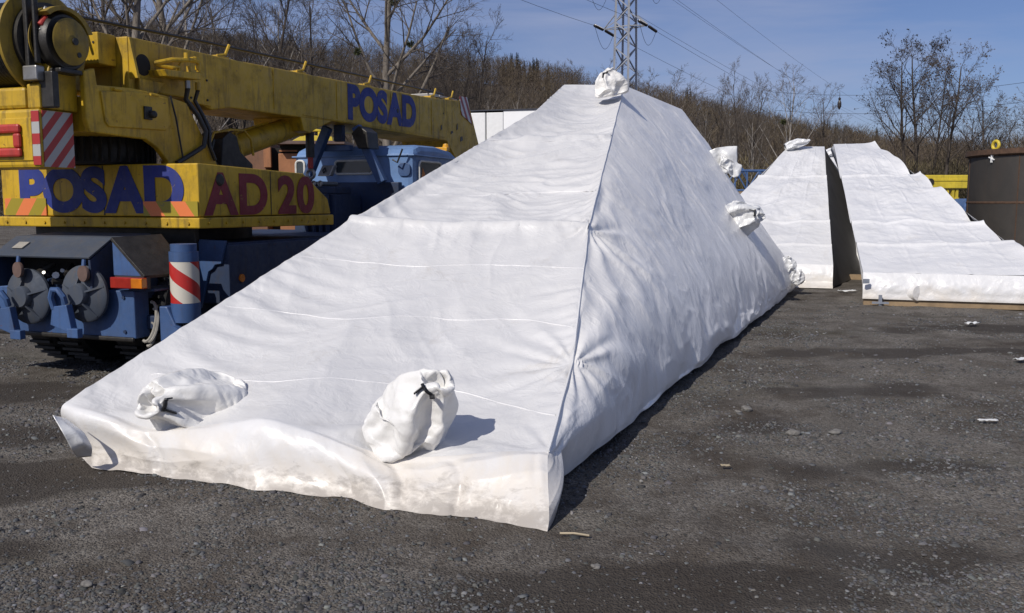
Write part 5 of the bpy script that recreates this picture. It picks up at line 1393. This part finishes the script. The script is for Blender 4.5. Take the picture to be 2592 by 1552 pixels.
part(MB().cyl((-0.60, wy + 0.06, wz - 0.10), (-0.578, wy + 0.06, wz - 0.10), 0.022, n=14), 'plug', M_GRIME, win, smooth=True, bevel=0)
# winch frame, motor and guard over the gearbox
part(MB().bar((-0.80, -1.02, 2.66), (-0.80, -1.02, 3.35), 0.045, 0.07), 'winch_post', M_GRIME)
part(MB().bar((-0.72, -1.02, 2.72), (-0.72, -1.02, 3.35), 0.03, 0.05), 'winch_post', M_GRIME)
part(MB().box(-0.84, -0.69, -1.07, -0.98, 2.58, 2.70), 'winch_foot', M_STEEL)
gp = [(-0.80 + 0.30 * math.cos(g), wz + 0.005 + 0.28 * math.sin(g)) for g in np.linspace(0.35, 2.3, 12)]
gi = [(-0.80 + 0.245 * math.cos(g), wz + 0.005 + 0.245 * math.sin(g)) for g in np.linspace(2.3, 0.35, 12)]
part(MB().prism(gp + gi, 'x', -0.80, -0.62), 'gear_guard', M_YD, bevel=0.004)
part(MB().cyl((-0.70, -1.0, 3.02), (-0.70, -0.93, 3.10), 0.03, n=10), 'brake_valve', M_RED, smooth=True)
part(MB().cyl((-0.69, -1.01, 2.98), (-0.69, -0.95, 3.03), 0.016, n=8).cyl((-0.69, -0.96, 3.12), (-0.69, -0.94, 3.18), 0.02, n=8), 'fitting', M_STEEL, smooth=True)
# --- boom
bm_poly = [(0.02, 2.63), (0.02, 3.11), (1.64, 3.12), (6.3, 3.23), (7.6, 3.30), (8.12, 3.36), (8.62, 2.62), (8.3, 2.30), (7.6, 2.30), (7.2, 2.60), (3.6, 2.63), (2.92, 2.615), (1.5, 2.60), (1.2, 2.55), (0.8, 2.63)]
boom = part(MB().prism(bm_poly, 'x', -1.60, -0.75), 'boom', M_Y, label='long yellow box boom lettered in blue', bevel=0.015)
part(MB().box(-1.52, -0.88, -0.20, 0.018, 2.84, 3.12), 'boom_end_block', M_Y, boom, bevel=0.008)
part(MB().cyl((-1.06, -0.206, 3.05), (-1.06, -0.195, 3.05), 0.03, n=18), 'eye_hole', M_GRIME, boom, bevel=0)
part(MB().cyl((-0.93, -0.206, 3.03), (-0.93, -0.195, 3.03), 0.011, n=12), 'eye_hole', M_GRIME, boom, bevel=0)
part(MB().hexa([(-0.75, 0.03, 2.73), (-0.655, 0.03, 2.73), (-0.655, 0.06, 2.73), (-0.75, 0.06, 2.73), (-0.75, 0.03, 3.10), (-0.735, 0.03, 3.10), (-0.735, 0.06, 3.10), (-0.75, 0.06, 3.10)]), 'gusset', M_Y, boom, bevel=0.003)
part(MB().prism([(0.10, 2.61), (0.10, 2.74), (0.45, 2.74), (0.33, 2.61)], 'x', -0.752, -0.70), 'pivot_plate', M_Y, boom, bevel=0.01)
part(MB().lathe([(0.0, 0.004), (0.095, 0.004), (0.10, 0.0)], (-0.7495, 0.21, 2.875), (1, 0, 0), 28), 'hand_hole', M_SHADOWBOX, boom, smooth=True, bevel=0)
part(MB().prism([(0.80, 2.60), (0.78, 2.90), (1.05, 2.895), (1.16, 2.82), (1.17, 2.58)], 'x', -0.7495, -0.735), 'doubler_plate', M_Y, boom, bevel=0.01)
part(MB().prism([(2.86, 2.62), (2.92, 2.46), (3.06, 2.44), (3.2, 2.50), (3.6, 2.635)], 'x', -1.45, -0.752), 'cylinder_lug', M_Y, boom, bevel=0.01)
part(MB().box(-0.7495, -0.742, 2.9, 7.1, 2.648, 2.662), 'weld_line', M_Y, boom, bevel=0)
lettering('POSAD', 'lettering', M_LBLUE, 2.05, 0.47, (-0.749, 3.98, 2.685), (0, 1, 0.018), parent=boom, bold=0.055, gap=-0.05)
part(MB().lathe([(0, 0.01), (0.03, 0.01), (0.035, 0)], (-0.748, 5.42, 2.93), (1, 0, 0), 14), 'plug', M_GRIME, boom, smooth=True, bevel=0)
for y in (1.45, 2.95, 4.6, 6.75, 7.45):
    z = 3.12 + (y - 1.64) * 0.0236 if y < 6.3 else 3.23 + (y - 6.3) * 0.054
    g = part(MB().box(-1.0, -0.78, y - 0.10, y + 0.10, z, z + 0.025), 'rope_guide', M_Y, boom, bevel=0.004)
    part(MB().tube([(-0.80, y - 0.08, z + 0.02), (-0.80, y + 0.06, z + 0.05), (-0.80, y + 0.13, z + 0.16)], 0.016, 6), 'guide_horn', M_Y, g, bevel=0, smooth=True)
part(MB().tube([(-1.05, -0.55, 3.24), (-1.02, 1.4, 3.30), (-0.98, 4.6, 3.36), (-0.95, 7.5, 3.40)], 0.016, 6), 'hoist_rope', M_ROPE, boom, smooth=True, bevel=0)
for (ya, yb) in ((6.9, 7.15), (7.18, 7.5), (7.55, 7.9)):
    part(MB().box(-1.35, -0.86, ya, yb, 3.30, 3.35), 'top_plate', M_STEEL, boom, bevel=0.006)
part(MB().prism([(7.72, 3.38), (7.80, 3.08), (8.28, 2.95), (8.05, 3.40)], 'x', -0.745, -0.735), 'warning_board', M_TIP, boom, bevel=0.003, label='red and white striped board at the boom tip')
part(MB().lathe([(0, 0), (0.16, 0), (0.16, 0.05), (0, 0.05)], (-1.2, 8.1, 3.2), (1, 0, 0), 24), 'sheave', M_GRIME, boom, bevel=0)
for (y, z, a, b) in ((6.95, 2.75, 0.05, 0.10), (7.35, 2.72, 0.10, 0.06), (7.6, 2.80, 0.05, 0.12), (7.75, 2.62, 0.12, 0.10), (7.05, 3.02, 0.04, 0.03)):
    part(MB().prism([(y, z), (y + a, z + 0.03), (y + a * .8, z + b), (y + a * .1, z + b * .8)], 'x', -0.7485, -0.744), 'worn_patch', M_GRIME, boom, bevel=0)
# hydraulic manifold on the boom side
man = part(MB().prism([(0.30, 2.775), (0.27, 2.835), (0.78, 2.865), (0.78, 2.80)], 'x', -0.748, -0.55), 'manifold', M_Y, bevel=0.006)
part(MB().tube([(-0.70, 0.30, 2.90), (-0.59, 0.42, 2.945), (-0.585, 0.55, 2.96), (-0.585, 0.75, 2.99), (-0.585, 0.80, 2.96), (-0.585, 0.80, 2.88)], 0.022, 8), 'pipe', M_Y, man, smooth=True, bevel=0)
part(MB().tube([(-0.70, 0.32, 2.89), (-0.59, 0.42, 2.87), (-0.585, 0.5, 2.89), (-0.585, 0.52, 2.84)], 0.018, 8), 'pipe', M_Y, man, smooth=True, bevel=0)
part(MB().tube([(-0.59, 0.52, 2.91), (-0.585, 0.57, 2.95), (-0.585, 0.60, 2.985)], 0.012, 8), 'pipe', M_Y, man, smooth=True, bevel=0)
for (y, z, h_) in ((0.52, 2.835, 0.06), (0.66, 2.845, 0.07), (0.76, 2.97, 0.05), (0.63, 2.97, 0.07)):
    part(MB().cyl((-0.59, y, z), (-0.59, y, z + h_), 0.025, n=10), 'fitting', M_Y, man, smooth=True, bevel=0)
part(MB().cyl((-0.59, 0.80, 2.90), (-0.59, 0.80, 2.94), 0.032, n=6).cyl((-0.59, 0.70, 2.985), (-0.59, 0.80, 2.985), 0.03, n=6), 'coupling', M_Y, man, bevel=0)
for (yy, c) in ((0.63, M_STEEL), (0.78, M_Y)):
    part(MB().cyl((-0.59, yy, 2.70), (-0.59, yy, 2.775), 0.026, n=12), 'ferrule', c, man, smooth=True, bevel=0)
part(MB().tube([(-0.59, 0.63, 2.70), (-0.63, 0.645, 2.60), (-0.58, 0.75, 2.45), (-0.56, 0.84, 2.30), (-0.56, 0.80, 2.15), (-0.57, 0.62, 2.06), (-0.58, 0.42, 1.97)], 0.024, 8), 'hose', M_HOSE, man, smooth=True, bevel=0)
part(MB().tube([(-0.59, 0.78, 2.70), (-0.64, 0.79, 2.60), (-0.60, 0.86, 2.45), (-0.58, 0.92, 2.32), (-0.57, 0.90, 2.16), (-0.57, 0.98, 2.02)], 0.020, 8), 'hose', M_HOSE, man, smooth=True, bevel=0)
# luffing cylinder with its pivot and pipe loops
cyl = part(MB().cyl((-1.05, 1.75, 2.16), (-1.05, 3.28, 2.57), 0.135, n=28).cyl((-1.05, 3.28, 2.57), (-1.05, 3.34, 2.585), 0.15, n=28), 'luffing_cylinder', M_Y, smooth=True, bevel=0)
part(MB().prism([(1.45, 1.92), (1.50, 2.28), (1.62, 2.36), (1.74, 2.32), (1.80, 2.15), (2.02, 2.02), (2.02, 1.90)], 'x', -1.22, -0.86), 'cylinder_foot', M_GRIME, bevel=0.01)
part(MB().prism([(1.05, 1.93), (1.02, 2.02), (1.22, 2.40), (1.42, 2.36), (1.55, 1.93)], 'x', -1.30, -1.26), 'rear_stay', M_Y, bevel=0.008)
part(MB().tube([(-0.85, 1.25, 1.95), (-0.85, 1.22, 2.15), (-0.85, 1.34, 2.33), (-0.85, 1.62, 2.38), (-0.85, 1.86, 2.39), (-0.85, 1.98, 2.30), (-0.85, 2.02, 2.12)], 0.014, 6), 'guard_loop', M_Y, smooth=True, bevel=0)
part(MB().tube([(-0.92, 1.78, 2.40), (-0.90, 1.80, 2.28), (-0.90, 1.90, 2.08)], 0.016, 6), 'pipe', M_Y, smooth=True, bevel=0)
part(MB().tube([(-0.90, 1.45, 1.96), (-0.88, 1.30, 2.1), (-0.88, 1.36, 2.26)], 0.022, 8), 'hose', M_HOSE, smooth=True, bevel=0)
part(MB().tube([(-0.90, 1.15, 1.96), (-0.85, 1.12, 2.06), (-0.82, 1.0, 2.10)], 0.022, 8), 'hose', M_HOSE, smooth=True, bevel=0)
part(MB().tube([(-1.05, 1.9, 2.36), (-1.05, 2.6, 2.54)], 0.014, 6), 'pipe', M_Y, smooth=True, bevel=0)
# hook rod hanging before the cab
hk = part(MB().cyl((-0.95, 3.36, 2.48), (-0.95, 3.36, 2.16), 0.055, n=14), 'hook_rod', M_GRIME, smooth=True, bevel=0)
part(MB().cyl((-0.95, 3.36, 2.22), (-0.95, 3.36, 2.02), 0.035, n=12), 'hook_shank', M_RED, hk, smooth=True, bevel=0)
part(MB().tube([(-0.95 + 0.055 * math.cos(g), 3.36, 1.95 + 0.055 * math.sin(g)) for g in np.linspace(0, 2 * math.pi, 16)[:-1]], 0.02, 6, closed=True), 'hook_ring', M_STEEL, hk, smooth=True, bevel=0)
# --- carrier
part(MB().box(-2.3, -0.3, 0.30, 0.36, 1.06, 1.352), 'turntable_guard', M_GRIME)
part(MB().box(-2.0, -0.42, -0.40, 7.0, 0.72, 1.12), 'chassis_frame', M_BD)
part(MB().box(-2.35, -0.02, 0.42, 4.2, 1.16, 1.205), 'deck_plate', M_BD, bevel=0.006)
bp = part(MB().box(-2.15, -0.24, -0.60, -0.42, 0.41, 0.83), 'rear_beam', M_B, bevel=0.012)
part(MB().box(-2.15, -0.245, -0.63, -0.601, 0.385, 0.425), 'beam_lip', M_GRIME, bp)
hd = part(MB().prism([(-0.78, 1.125), (-0.50, 1.285), (-0.02, 1.305), (-0.02, 1.285), (-0.50, 1.265), (-0.77, 1.108)], 'x', -1.66, -0.54), 'winch_hood', M_DUSTB, bevel=0.004, label='sloping dusty blue hood over the rear equipment')
part(MB().box(-1.66, -0.54, -0.46, -0.42, 0.83, 1.26), 'hood_back', M_SHADOWBOX, hd, bevel=0)
part(MB().prism([(-0.75, 0.84), (-0.76, 1.10), (-0.50, 1.255), (-0.42, 1.255), (-0.42, 0.84)], 'x', -0.57, -0.545), 'hood_side', M_BD, hd, bevel=0.004)
part(MB().prism([(-0.75, 0.84), (-0.76, 1.10), (-0.50, 1.255), (-0.42, 1.255), (-0.42, 0.84)], 'x', -1.655, -1.63), 'hood_side', M_BD, hd, bevel=0.004)
part(MB().prism([(-0.70, 1.187), (-0.61, 1.238), (-0.60, 1.232), (-0.69, 1.18)], 'x', -1.50, -1.38), 'patch', M_ROPES, hd, bevel=0)
# tackle inside the hood
rr_ = random.Random(5)
for i in range(11):
    x = -1.25 + i * 0.055 + rr_.uniform(-.02, .02); z = 0.87 + rr_.uniform(0, 0.13)
    part(MB().cyl((x, -0.66, z), (x + rr_.uniform(-.1, .1), -0.54, z + rr_.uniform(-.06, .08)), rr_.uniform(0.012, 0.035), n=8), 'coupling', rr_.choice([M_GRIME, M_BD, M_STEEL, M_GRIME]), hd, smooth=True, bevel=0)
part(MB().box(-1.3, -0.6, -0.60, -0.47, 0.832, 0.90), 'tackle_box', M_BD, hd)
for (x, z) in ((-1.34, 1.0), (-0.60, 0.985)):
    rl_ = part(MB().lathe([(0, 0.0), (0.068, 0.0), (0.072, 0.012), (0.066, 0.03), (0, 0.03)], (x, -0.80, z), (0.2, 1, 0), 22), 'reflector', M_ROOF, smooth=True, bevel=0)
    part(MB().cyl((x, -0.78, z + 0.065), (x, -0.77, z + 0.12), 0.018, n=8), 'stem', M_B, rl_, bevel=0)
# outrigger pads hung on the rear beam
for j, (x, z) in enumerate(((-1.34, 0.755), (-0.69, 0.80))):
    pad = part(MB().lathe([(0.0, 0.0), (0.085, 0.0), (0.10, 0.02), (0.10, 0.055), (0.235, 0.085), (0.25, 0.10), (0.25, 0.125), (0.0, 0.125)], (x, -0.80, z), (0, 1, 0), 40), 'outrigger_pad', M_DUSTB, smooth=True, bevel=0, label=('left', 'right')[j] + ' round outrigger pad hung on the rear beam')
    for k in range(5):
        g = math.pi / 2 + k * 2 * math.pi / 5; c, s_ = math.cos(g), math.sin(g)
        part(MB().add([(x + 0.09 * c - .008 * s_, -0.79, z + 0.09 * s_ + .008 * c), (x + 0.09 * c + .008 * s_, -0.79, z + 0.09 * s_ - .008 * c), (x + 0.24 * c + .008 * s_, -0.715, z + 0.24 * s_ - .008 * c), (x + 0.24 * c - .008 * s_, -0.715, z + 0.24 * s_ + .008 * c), (x + 0.09 * c - .008 * s_, -0.73, z + 0.09 * s_ + .008 * c), (x + 0.09 * c + .008 * s_, -0.73, z + 0.09 * s_ - .008 * c)], [(0, 1, 2, 3), (1, 5, 2), (0, 3, 4), (5, 4, 3, 2)]), 'rib', M_DUSTB, pad, bevel=0)
    hx_, hz_ = x - 0.115, z - 0.02
    part(MB().tube([(hx_ - 0.065, -0.86, hz_ - 0.10), (hx_ - 0.075, -0.88, hz_), (hx_ - 0.04, -0.89, hz_ + 0.07), (hx_ + 0.02, -0.89, hz_ + 0.07), (hx_ + 0.065, -0.88, hz_ + 0.01), (hx_ + 0.06, -0.86, hz_ - 0.05)], 0.026, 8), 'shackle', M_B, pad, smooth=True, bevel=0)
    part(MB().hexa([(hx_ - 0.10, -0.88, z - 0.26), (hx_ + 0.14, -0.88, z - 0.33), (hx_ + 0.14, -0.81, z - 0.33), (hx_ - 0.10, -0.81, z - 0.26), (hx_ - 0.07, -0.88, z - 0.10), (hx_ + 0.09, -0.88, z - 0.08), (hx_ + 0.09, -0.81, z - 0.08), (hx_ - 0.07, -0.81, z - 0.10)]), 'hook_plate', M_B, pad, bevel=0.006)
    part(MB().box(hx_ + 0.10, hx_ + 0.22, -0.90, -0.84, z - 0.36, z - 0.28), 'bracket_end', M_B, pad, bevel=0.006)
# right rear wing and lamp
wg = part(MB().prism([(-0.41, 1.262), (-0.41, 0.965), (-0.06, 0.965)], 'y', -0.64, -0.60), 'wing_plate', M_B, bevel=0.003)
part(MB().hexa([(-0.075, -0.66, 0.945), (0.03, -0.20, 0.95), (-0.28, -0.20, 1.285), (-0.415, -0.66, 1.275), (-0.06, -0.66, 0.972), (0.045, -0.20, 0.975), (-0.265, -0.20, 1.31), (-0.40, -0.66, 1.295)]), 'wing_top', M_GRIME, wg, bevel=0.003)
lp = part(MB().box(-0.40, -0.055, -0.70, -0.601, 0.86, 0.955), 'tail_lamp', M_LENSR, bevel=0.008)
part(MB().box(-0.17, -0.052, -0.708, -0.645, 0.865, 0.95), 'indicator', M_LENSO, lp, bevel=0.006)
part(MB().box(-0.402, -0.053, -0.64, -0.598, 0.852, 0.963), 'lamp_case', M_BLK, lp, bevel=0.004)
part(MB().box(-0.30, -0.02, -0.598, -0.2, 0.83, 0.85), 'lamp_shelf', M_BD)
# jack column with red and white bands
jc = part(MB().cyl((0.14, -0.40, 0.56), (0.14, -0.40, 0.725), 0.124, n=36), 'jack_column', M_B, smooth=True, bevel=0)
part(MB().cyl((0.14, -0.40, 1.085), (0.14, -0.40, 1.17), 0.124, n=36), 'jack_collar', M_B, jc, smooth=True, bevel=0)
part(MB().cyl((0.14, -0.40, 1.171), (0.14, -0.40, 1.235), 0.110, n=36), 'jack_cap', M_B, jc, smooth=True, bevel=0)
part(MB().cyl((0.14, -0.40, 0.726), (0.14, -0.40, 1.084), 0.1225, n=36, caps=False), 'striped_sleeve', M_POST, jc, smooth=True, bevel=0, label='red and white spiral banded sleeve')
part(MB().hexa([(-0.03, -0.54, 0.30), (0.27, -0.54, 0.30), (0.27, -0.24, 0.30), (-0.03, -0.24, 0.30), (-0.03, -0.54, 0.70), (0.05, -0.54, 0.70), (0.05, -0.24, 0.70), (-0.03, -0.24, 0.70)]), 'jack_bracket', M_B, jc)
part(MB().cyl((0.14, -0.59, 0.43), (0.14, -0.53, 0.43), 0.11, n=24), 'jack_pivot', M_B, jc, smooth=True, bevel=0)
part(MB().cyl((0.14, -0.605, 0.36), (0.14, -0.591, 0.36), 0.055, n=18), 'red_reflector', M_LENSR, jc, bevel=0)
part(MB().cyl((0.14, -0.40, 0.02), (0.14, -0.40, 0.55), 0.07, n=20).lathe([(0, 0.01), (0.2, 0.01), (0.2, .04), (.08, .08), (0, .08)], (0.14, -0.40, 0), (0, 0, 1), 24), 'jack_foot', M_GRIME, jc, smooth=True, bevel=0)
part(MB().box(-0.52, -0.30, -0.16, -0.10, 1.0, 1.15), 'outrigger_arm', M_B)
part(MB().box(-0.40, 0.10, -0.46, -0.34, 0.48, 0.60), 'outrigger_beam', M_BD)
part(MB().box(-0.66, -0.20, -0.10, -0.04, 1.16, 1.19), 'outrigger_rail', M_STEEL)
part(MB().prism([(-0.29, 1.24), (0.01, 1.23), (-0.05, 1.01), (-0.12, 1.0), (-0.15, 0.96), (-0.20, 0.93), (-0.305, 0.57), (-0.325, 0.82), (-0.35, 1.11)], 'y', 0.34, 0.37), 'notched_bracket', M_B, bevel=0.004)
part(MB().box(-0.30, 0.02, 0.371, 2.7, 0.62, 1.19), 'side_skirt', M_BD)
part(MB().cyl((0.02, 0.55, 0.86), (0.035, 0.55, 0.86), 0.04, n=16), 'side_reflector', M_LENSO, smooth=True, bevel=0)
part(MB().box(-0.36, -0.30, -0.42, -0.36, 0.50, 0.95), 'mud_flap_bar', M_B)
for (dx, r1, z0) in ((0, 0.17, 0.55), (0.03, 0.14, 0.52), (0.015, 0.10, 0.44)):
    part(MB().tube([(-0.20 + dx + 0.45 * r1 * math.cos(g), -0.48 + r1 * 0.3 * math.sin(g), z0 + r1 * math.sin(g)) for g in np.linspace(-1.9, 1.7, 14)], 0.014, 6), 'sling_loop', M_ROPES, smooth=True, bevel=0)
# wheels
def wheel(x, y, w=0.30, r=0.56):
    tp_ = [(r * 0.52, 0), (r * 0.92, 0.0), (r * 0.985, w * 0.12), (r, w * 0.25), (r, w * 0.75), (r * 0.985, w * 0.88), (r * 0.92, w), (r * 0.52, w)]
    wh = empty('wheel'); wh.parent = crane
    m = MB().lathe(tp_, (x, y, r), (1, 0, 0), 40)
    for k in range(40):
        g = k * 2 * math.pi / 40; c, s_ = math.cos(g), math.sin(g)
        m.bar((x + 0.02, y + (r + .004) * c, r + (r + .004) * s_), (x + w - 0.02, y + (r + .004) * c, r + (r + .004) * s_), 0.04, 0.025)
    m.build('tyre', M_BLK, wh, smooth=True)
    MB().lathe([(0, w * 0.3), (r * 0.25, w * 0.3), (r * 0.3, w * 0.55), (r * 0.5, w * 0.6), (r * 0.54, w * 0.95)], (x, y, r), (1, 0, 0), 30).build('rim', M_BD, wh, smooth=True)
for y in (0.38, 1.68, 5.3):
    for x in (-0.62, -2.05): wheel(x, y)
for y in (0.38, 1.68):
    for x in (-0.98, -1.69): wheel(x, y)
part(MB().box(-1.9, -0.4, 0.33, 0.43, 0.45, 0.65), 'axle', M_GRIME)
part(MB().box(-1.9, -0.4, 1.63, 1.73, 0.45, 0.65), 'axle', M_GRIME)
# cab
cab_p = [(4.40, 1.0), (4.40, 2.22), (4.46, 2.32), (4.62, 2.37), (5.2, 2.38), (5.7, 2.34), (5.95, 2.25), (6.10, 1.9), (6.15, 1.0)]
cabo = part(MB().prism(cab_p, 'x', -1.88, 0.0), 'cab', M_CAB, bevel=0.08, label='rounded blue driver cab')
part(MB().box(-1.90, 0.025, 4.375, 6.0, 2.215, 2.235), 'drip_rail', M_CAB, cabo, bevel=0.006)
def window(parent, pts, axis, at, out, name='window', mat=M_GLASS):
    c = np.mean(pts, 0); big_ = [tuple(c + (np.array(p) - c) * 1.0) for p in pts]
    w = part(MB().prism(big_, axis, at, at + out * 0.012), name, mat, parent, bevel=0)
    P3 = [((at + out * 0.014, p[0], p[1]) if axis == 'x' else (p[0], at + out * 0.014, p[1])) for p in big_]
    part(MB().tube(P3, 0.016, 6, closed=True), 'seal', M_RUBW, w, bevel=0, smooth=True)
    return w
def rrect(a0, a1, b0, b1, r=0.05, n=5):
    o = []
    for (cx, cy, s0) in ((a1 - r, b1 - r, 0), (a0 + r, b1 - r, 1), (a0 + r, b0 + r, 2), (a1 - r, b0 + r, 3)):
        for k in range(n): g = (s0 + k / (n - 1)) * math.pi / 2; o.append((cx + r * math.cos(g), cy + r * math.sin(g)))
    return o
sw = window(cabo, rrect(4.55, 5.28, 1.78, 2.15, 0.07), 'x', 0.001, 1)
part(MB().prism([(4.60, 1.80), (4.66, 2.06), (4.73, 1.98), (4.80, 1.80)], 'x', 0.0135, 0.016), 'orange_vest', M_LENSO, sw, bevel=0, label='orange cloth hung inside the side window')
window(cabo, rrect(-1.84, -1.70, 1.86, 2.17, 0.05), 'y', 4.399, -1)
window(cabo, rrect(-1.20, -0.62, 1.98, 2.16, 0.04), 'y', 4.399, -1)
part(MB().prism(rrect(-0.22, -0.04, 1.94, 2.12, 0.06), 'y', 4.399, 4.375), 'vent_cover', M_B, cabo, bevel=0.006)
part(MB().tube([(-0.26, 4.3, 2.16), (-0.18, 4.28, 2.12), (-0.10, 4.28, 2.30)], 0.012, 6), 'grab_hook', M_GRIME, cabo, bevel=0)
bc_ = part(MB().lathe([(0, 0.11), (0.04, 0.10), (0.055, 0.05), (0.055, 0.0)], (-0.12, 5.75, 2.35), (0, 0, 1), 16), 'beacon', M_BEACON, cabo, smooth=True, bevel=0)
part(MB().box(-0.36, -0.06, 5.65, 5.72, 2.34, 2.40), 'marker_lamp', M_BEACON, cabo, bevel=0.01)
# boom rest and gear between turret and cab
br_ = part(MB().bar((-1.45, 4.05, 1.90), (-1.10, 4.05, 2.60), 0.12, 0.10, (0, 1, 0)), 'boom_rest_arm', M_B)
part(MB().bar((-0.32, 4.12, 1.85), (-0.70, 4.12, 2.60), 0.12, 0.10, (0, 1, 0)), 'boom_rest_arm', M_B)
part(MB().box(-1.26, -0.80, 4.10, 4.2, 2.28, 2.36), 'boom_rest_bar', M_B)
part(MB().box(-1.0, -0.86, 4.02, 4.1, 2.40, 2.62), 'boom_rest_pad', M_BD)
part(MB().prism([(-0.62, 2.30), (-0.72, 2.50), (-0.60, 2.60), (-0.48, 2.52), (-0.46, 2.30)], 'y', 4.0, 4.3), 'cradle', M_GRIME)
part(MB().box(-1.8, -0.15, 4.25, 4.36, 1.0, 1.86), 'cab_back_rack', M_BD)
pl_ = part(MB().hexa([(-1.02, 3.62, 1.93), (-0.83, 3.62, 1.93), (-0.83, 3.72, 1.93), (-1.02, 3.72, 1.93), (-0.98, 3.68, 2.07), (-0.80, 3.68, 2.07), (-0.80, 3.78, 2.07), (-0.98, 3.78, 2.07)]), 'grey_box', M_STEEL)
part(MB().tube([(-0.93, 3.63, 1.97), (-0.90, 3.64, 2.0), (-0.92, 3.655, 2.04), (-0.95, 3.645, 2.01)], 0.008, 5, closed=True), 'box_handle', M_BLK, pl_, bevel=0)
for x in (-1.00, -0.90):
    part(MB().tube([(x + 0.03 * math.cos(g), 3.5, 1.83 + 0.03 * math.sin(g)) for g in np.linspace(0, 2 * math.pi, 14)[:-1]], 0.012, 6, closed=True).cyl((x, 3.505, 1.83), (x, 3.9, 1.83), 0.03, n=14), 'pipe_end', M_STEEL, smooth=True, bevel=0)
part(MB().box(-1.2, -0.70, 3.52, 3.95, 1.70, 1.79), 'valve_rack', M_BD)
for x in (-1.12, -1.0, -0.9, -0.8):
    part(MB().cyl((x, 3.5, 1.20), (x, 3.5, 1.70), 0.03, n=10), 'standpipe', M_BD, smooth=True, bevel=0)
part(MB().box(-1.2, -0.70, 3.53, 4.2, 1.205, 1.69), 'tank_box', M_BD)
part(MB().box(-2.2, 0.0, 3.9, 6.3, 0.55, 1.0), 'front_wing', M_BD, bevel=0.04)

# bolts, hinges and a panel joint
def bolt(p, d, r=0.014, parent=crane, mat=M_GRIME):
    MB().cyl(p, tuple(np.array(p) + np.array(d) * 0.012), r, n=6).build('bolt', mat, parent)
for y in np.linspace(0.10, 2.15, 9): bolt((0.021, y, 1.40), (1, 0, 0), mat=M_Y)
for x in np.linspace(-2.3, -0.1, 10): bolt((x, -0.031, 1.40), (0, -1, 0), mat=M_Y)
for z in (1.92, 2.31):
    for x in (-1.9, -1.3): bolt((x, -1.041, z), (0, -1, 0), 0.018, cw)
for y in (-0.30, 0.15): part(MB().cyl((-0.585, y - 0.05, 2.585), (-0.585, y + 0.05, 2.585), 0.014, n=8), 'hinge', M_Y, dr, smooth=True, bevel=0)
for y in (0.85, 1.10):
    for z in (2.64, 2.84): bolt((-0.735, y, z), (1, 0, 0), 0.012, boom)
part(MB().box(-1.1, -1.085, -0.0035, -0.001, 1.47, 1.935), 'panel_joint', M_GRIME, bevel=0)
part(MB().box(0.001, 0.0035, 1.10, 1.112, 1.465, 1.905), 'panel_joint', M_GRIME, bevel=0)
for y in (2.3, 3.7, 5.2, 6.6): part(MB().box(-0.7495, -0.743, y, y + 0.014, 2.665, 3.10 + (y - 1.6) * 0.02), 'weld_line', M_Y, boom, bevel=0)
for x in (-2.0, -0.95, -0.35):
    for z in (0.47, 0.77): bolt((x, -0.601, z), (0, -1, 0), 0.016, bp, M_BD)
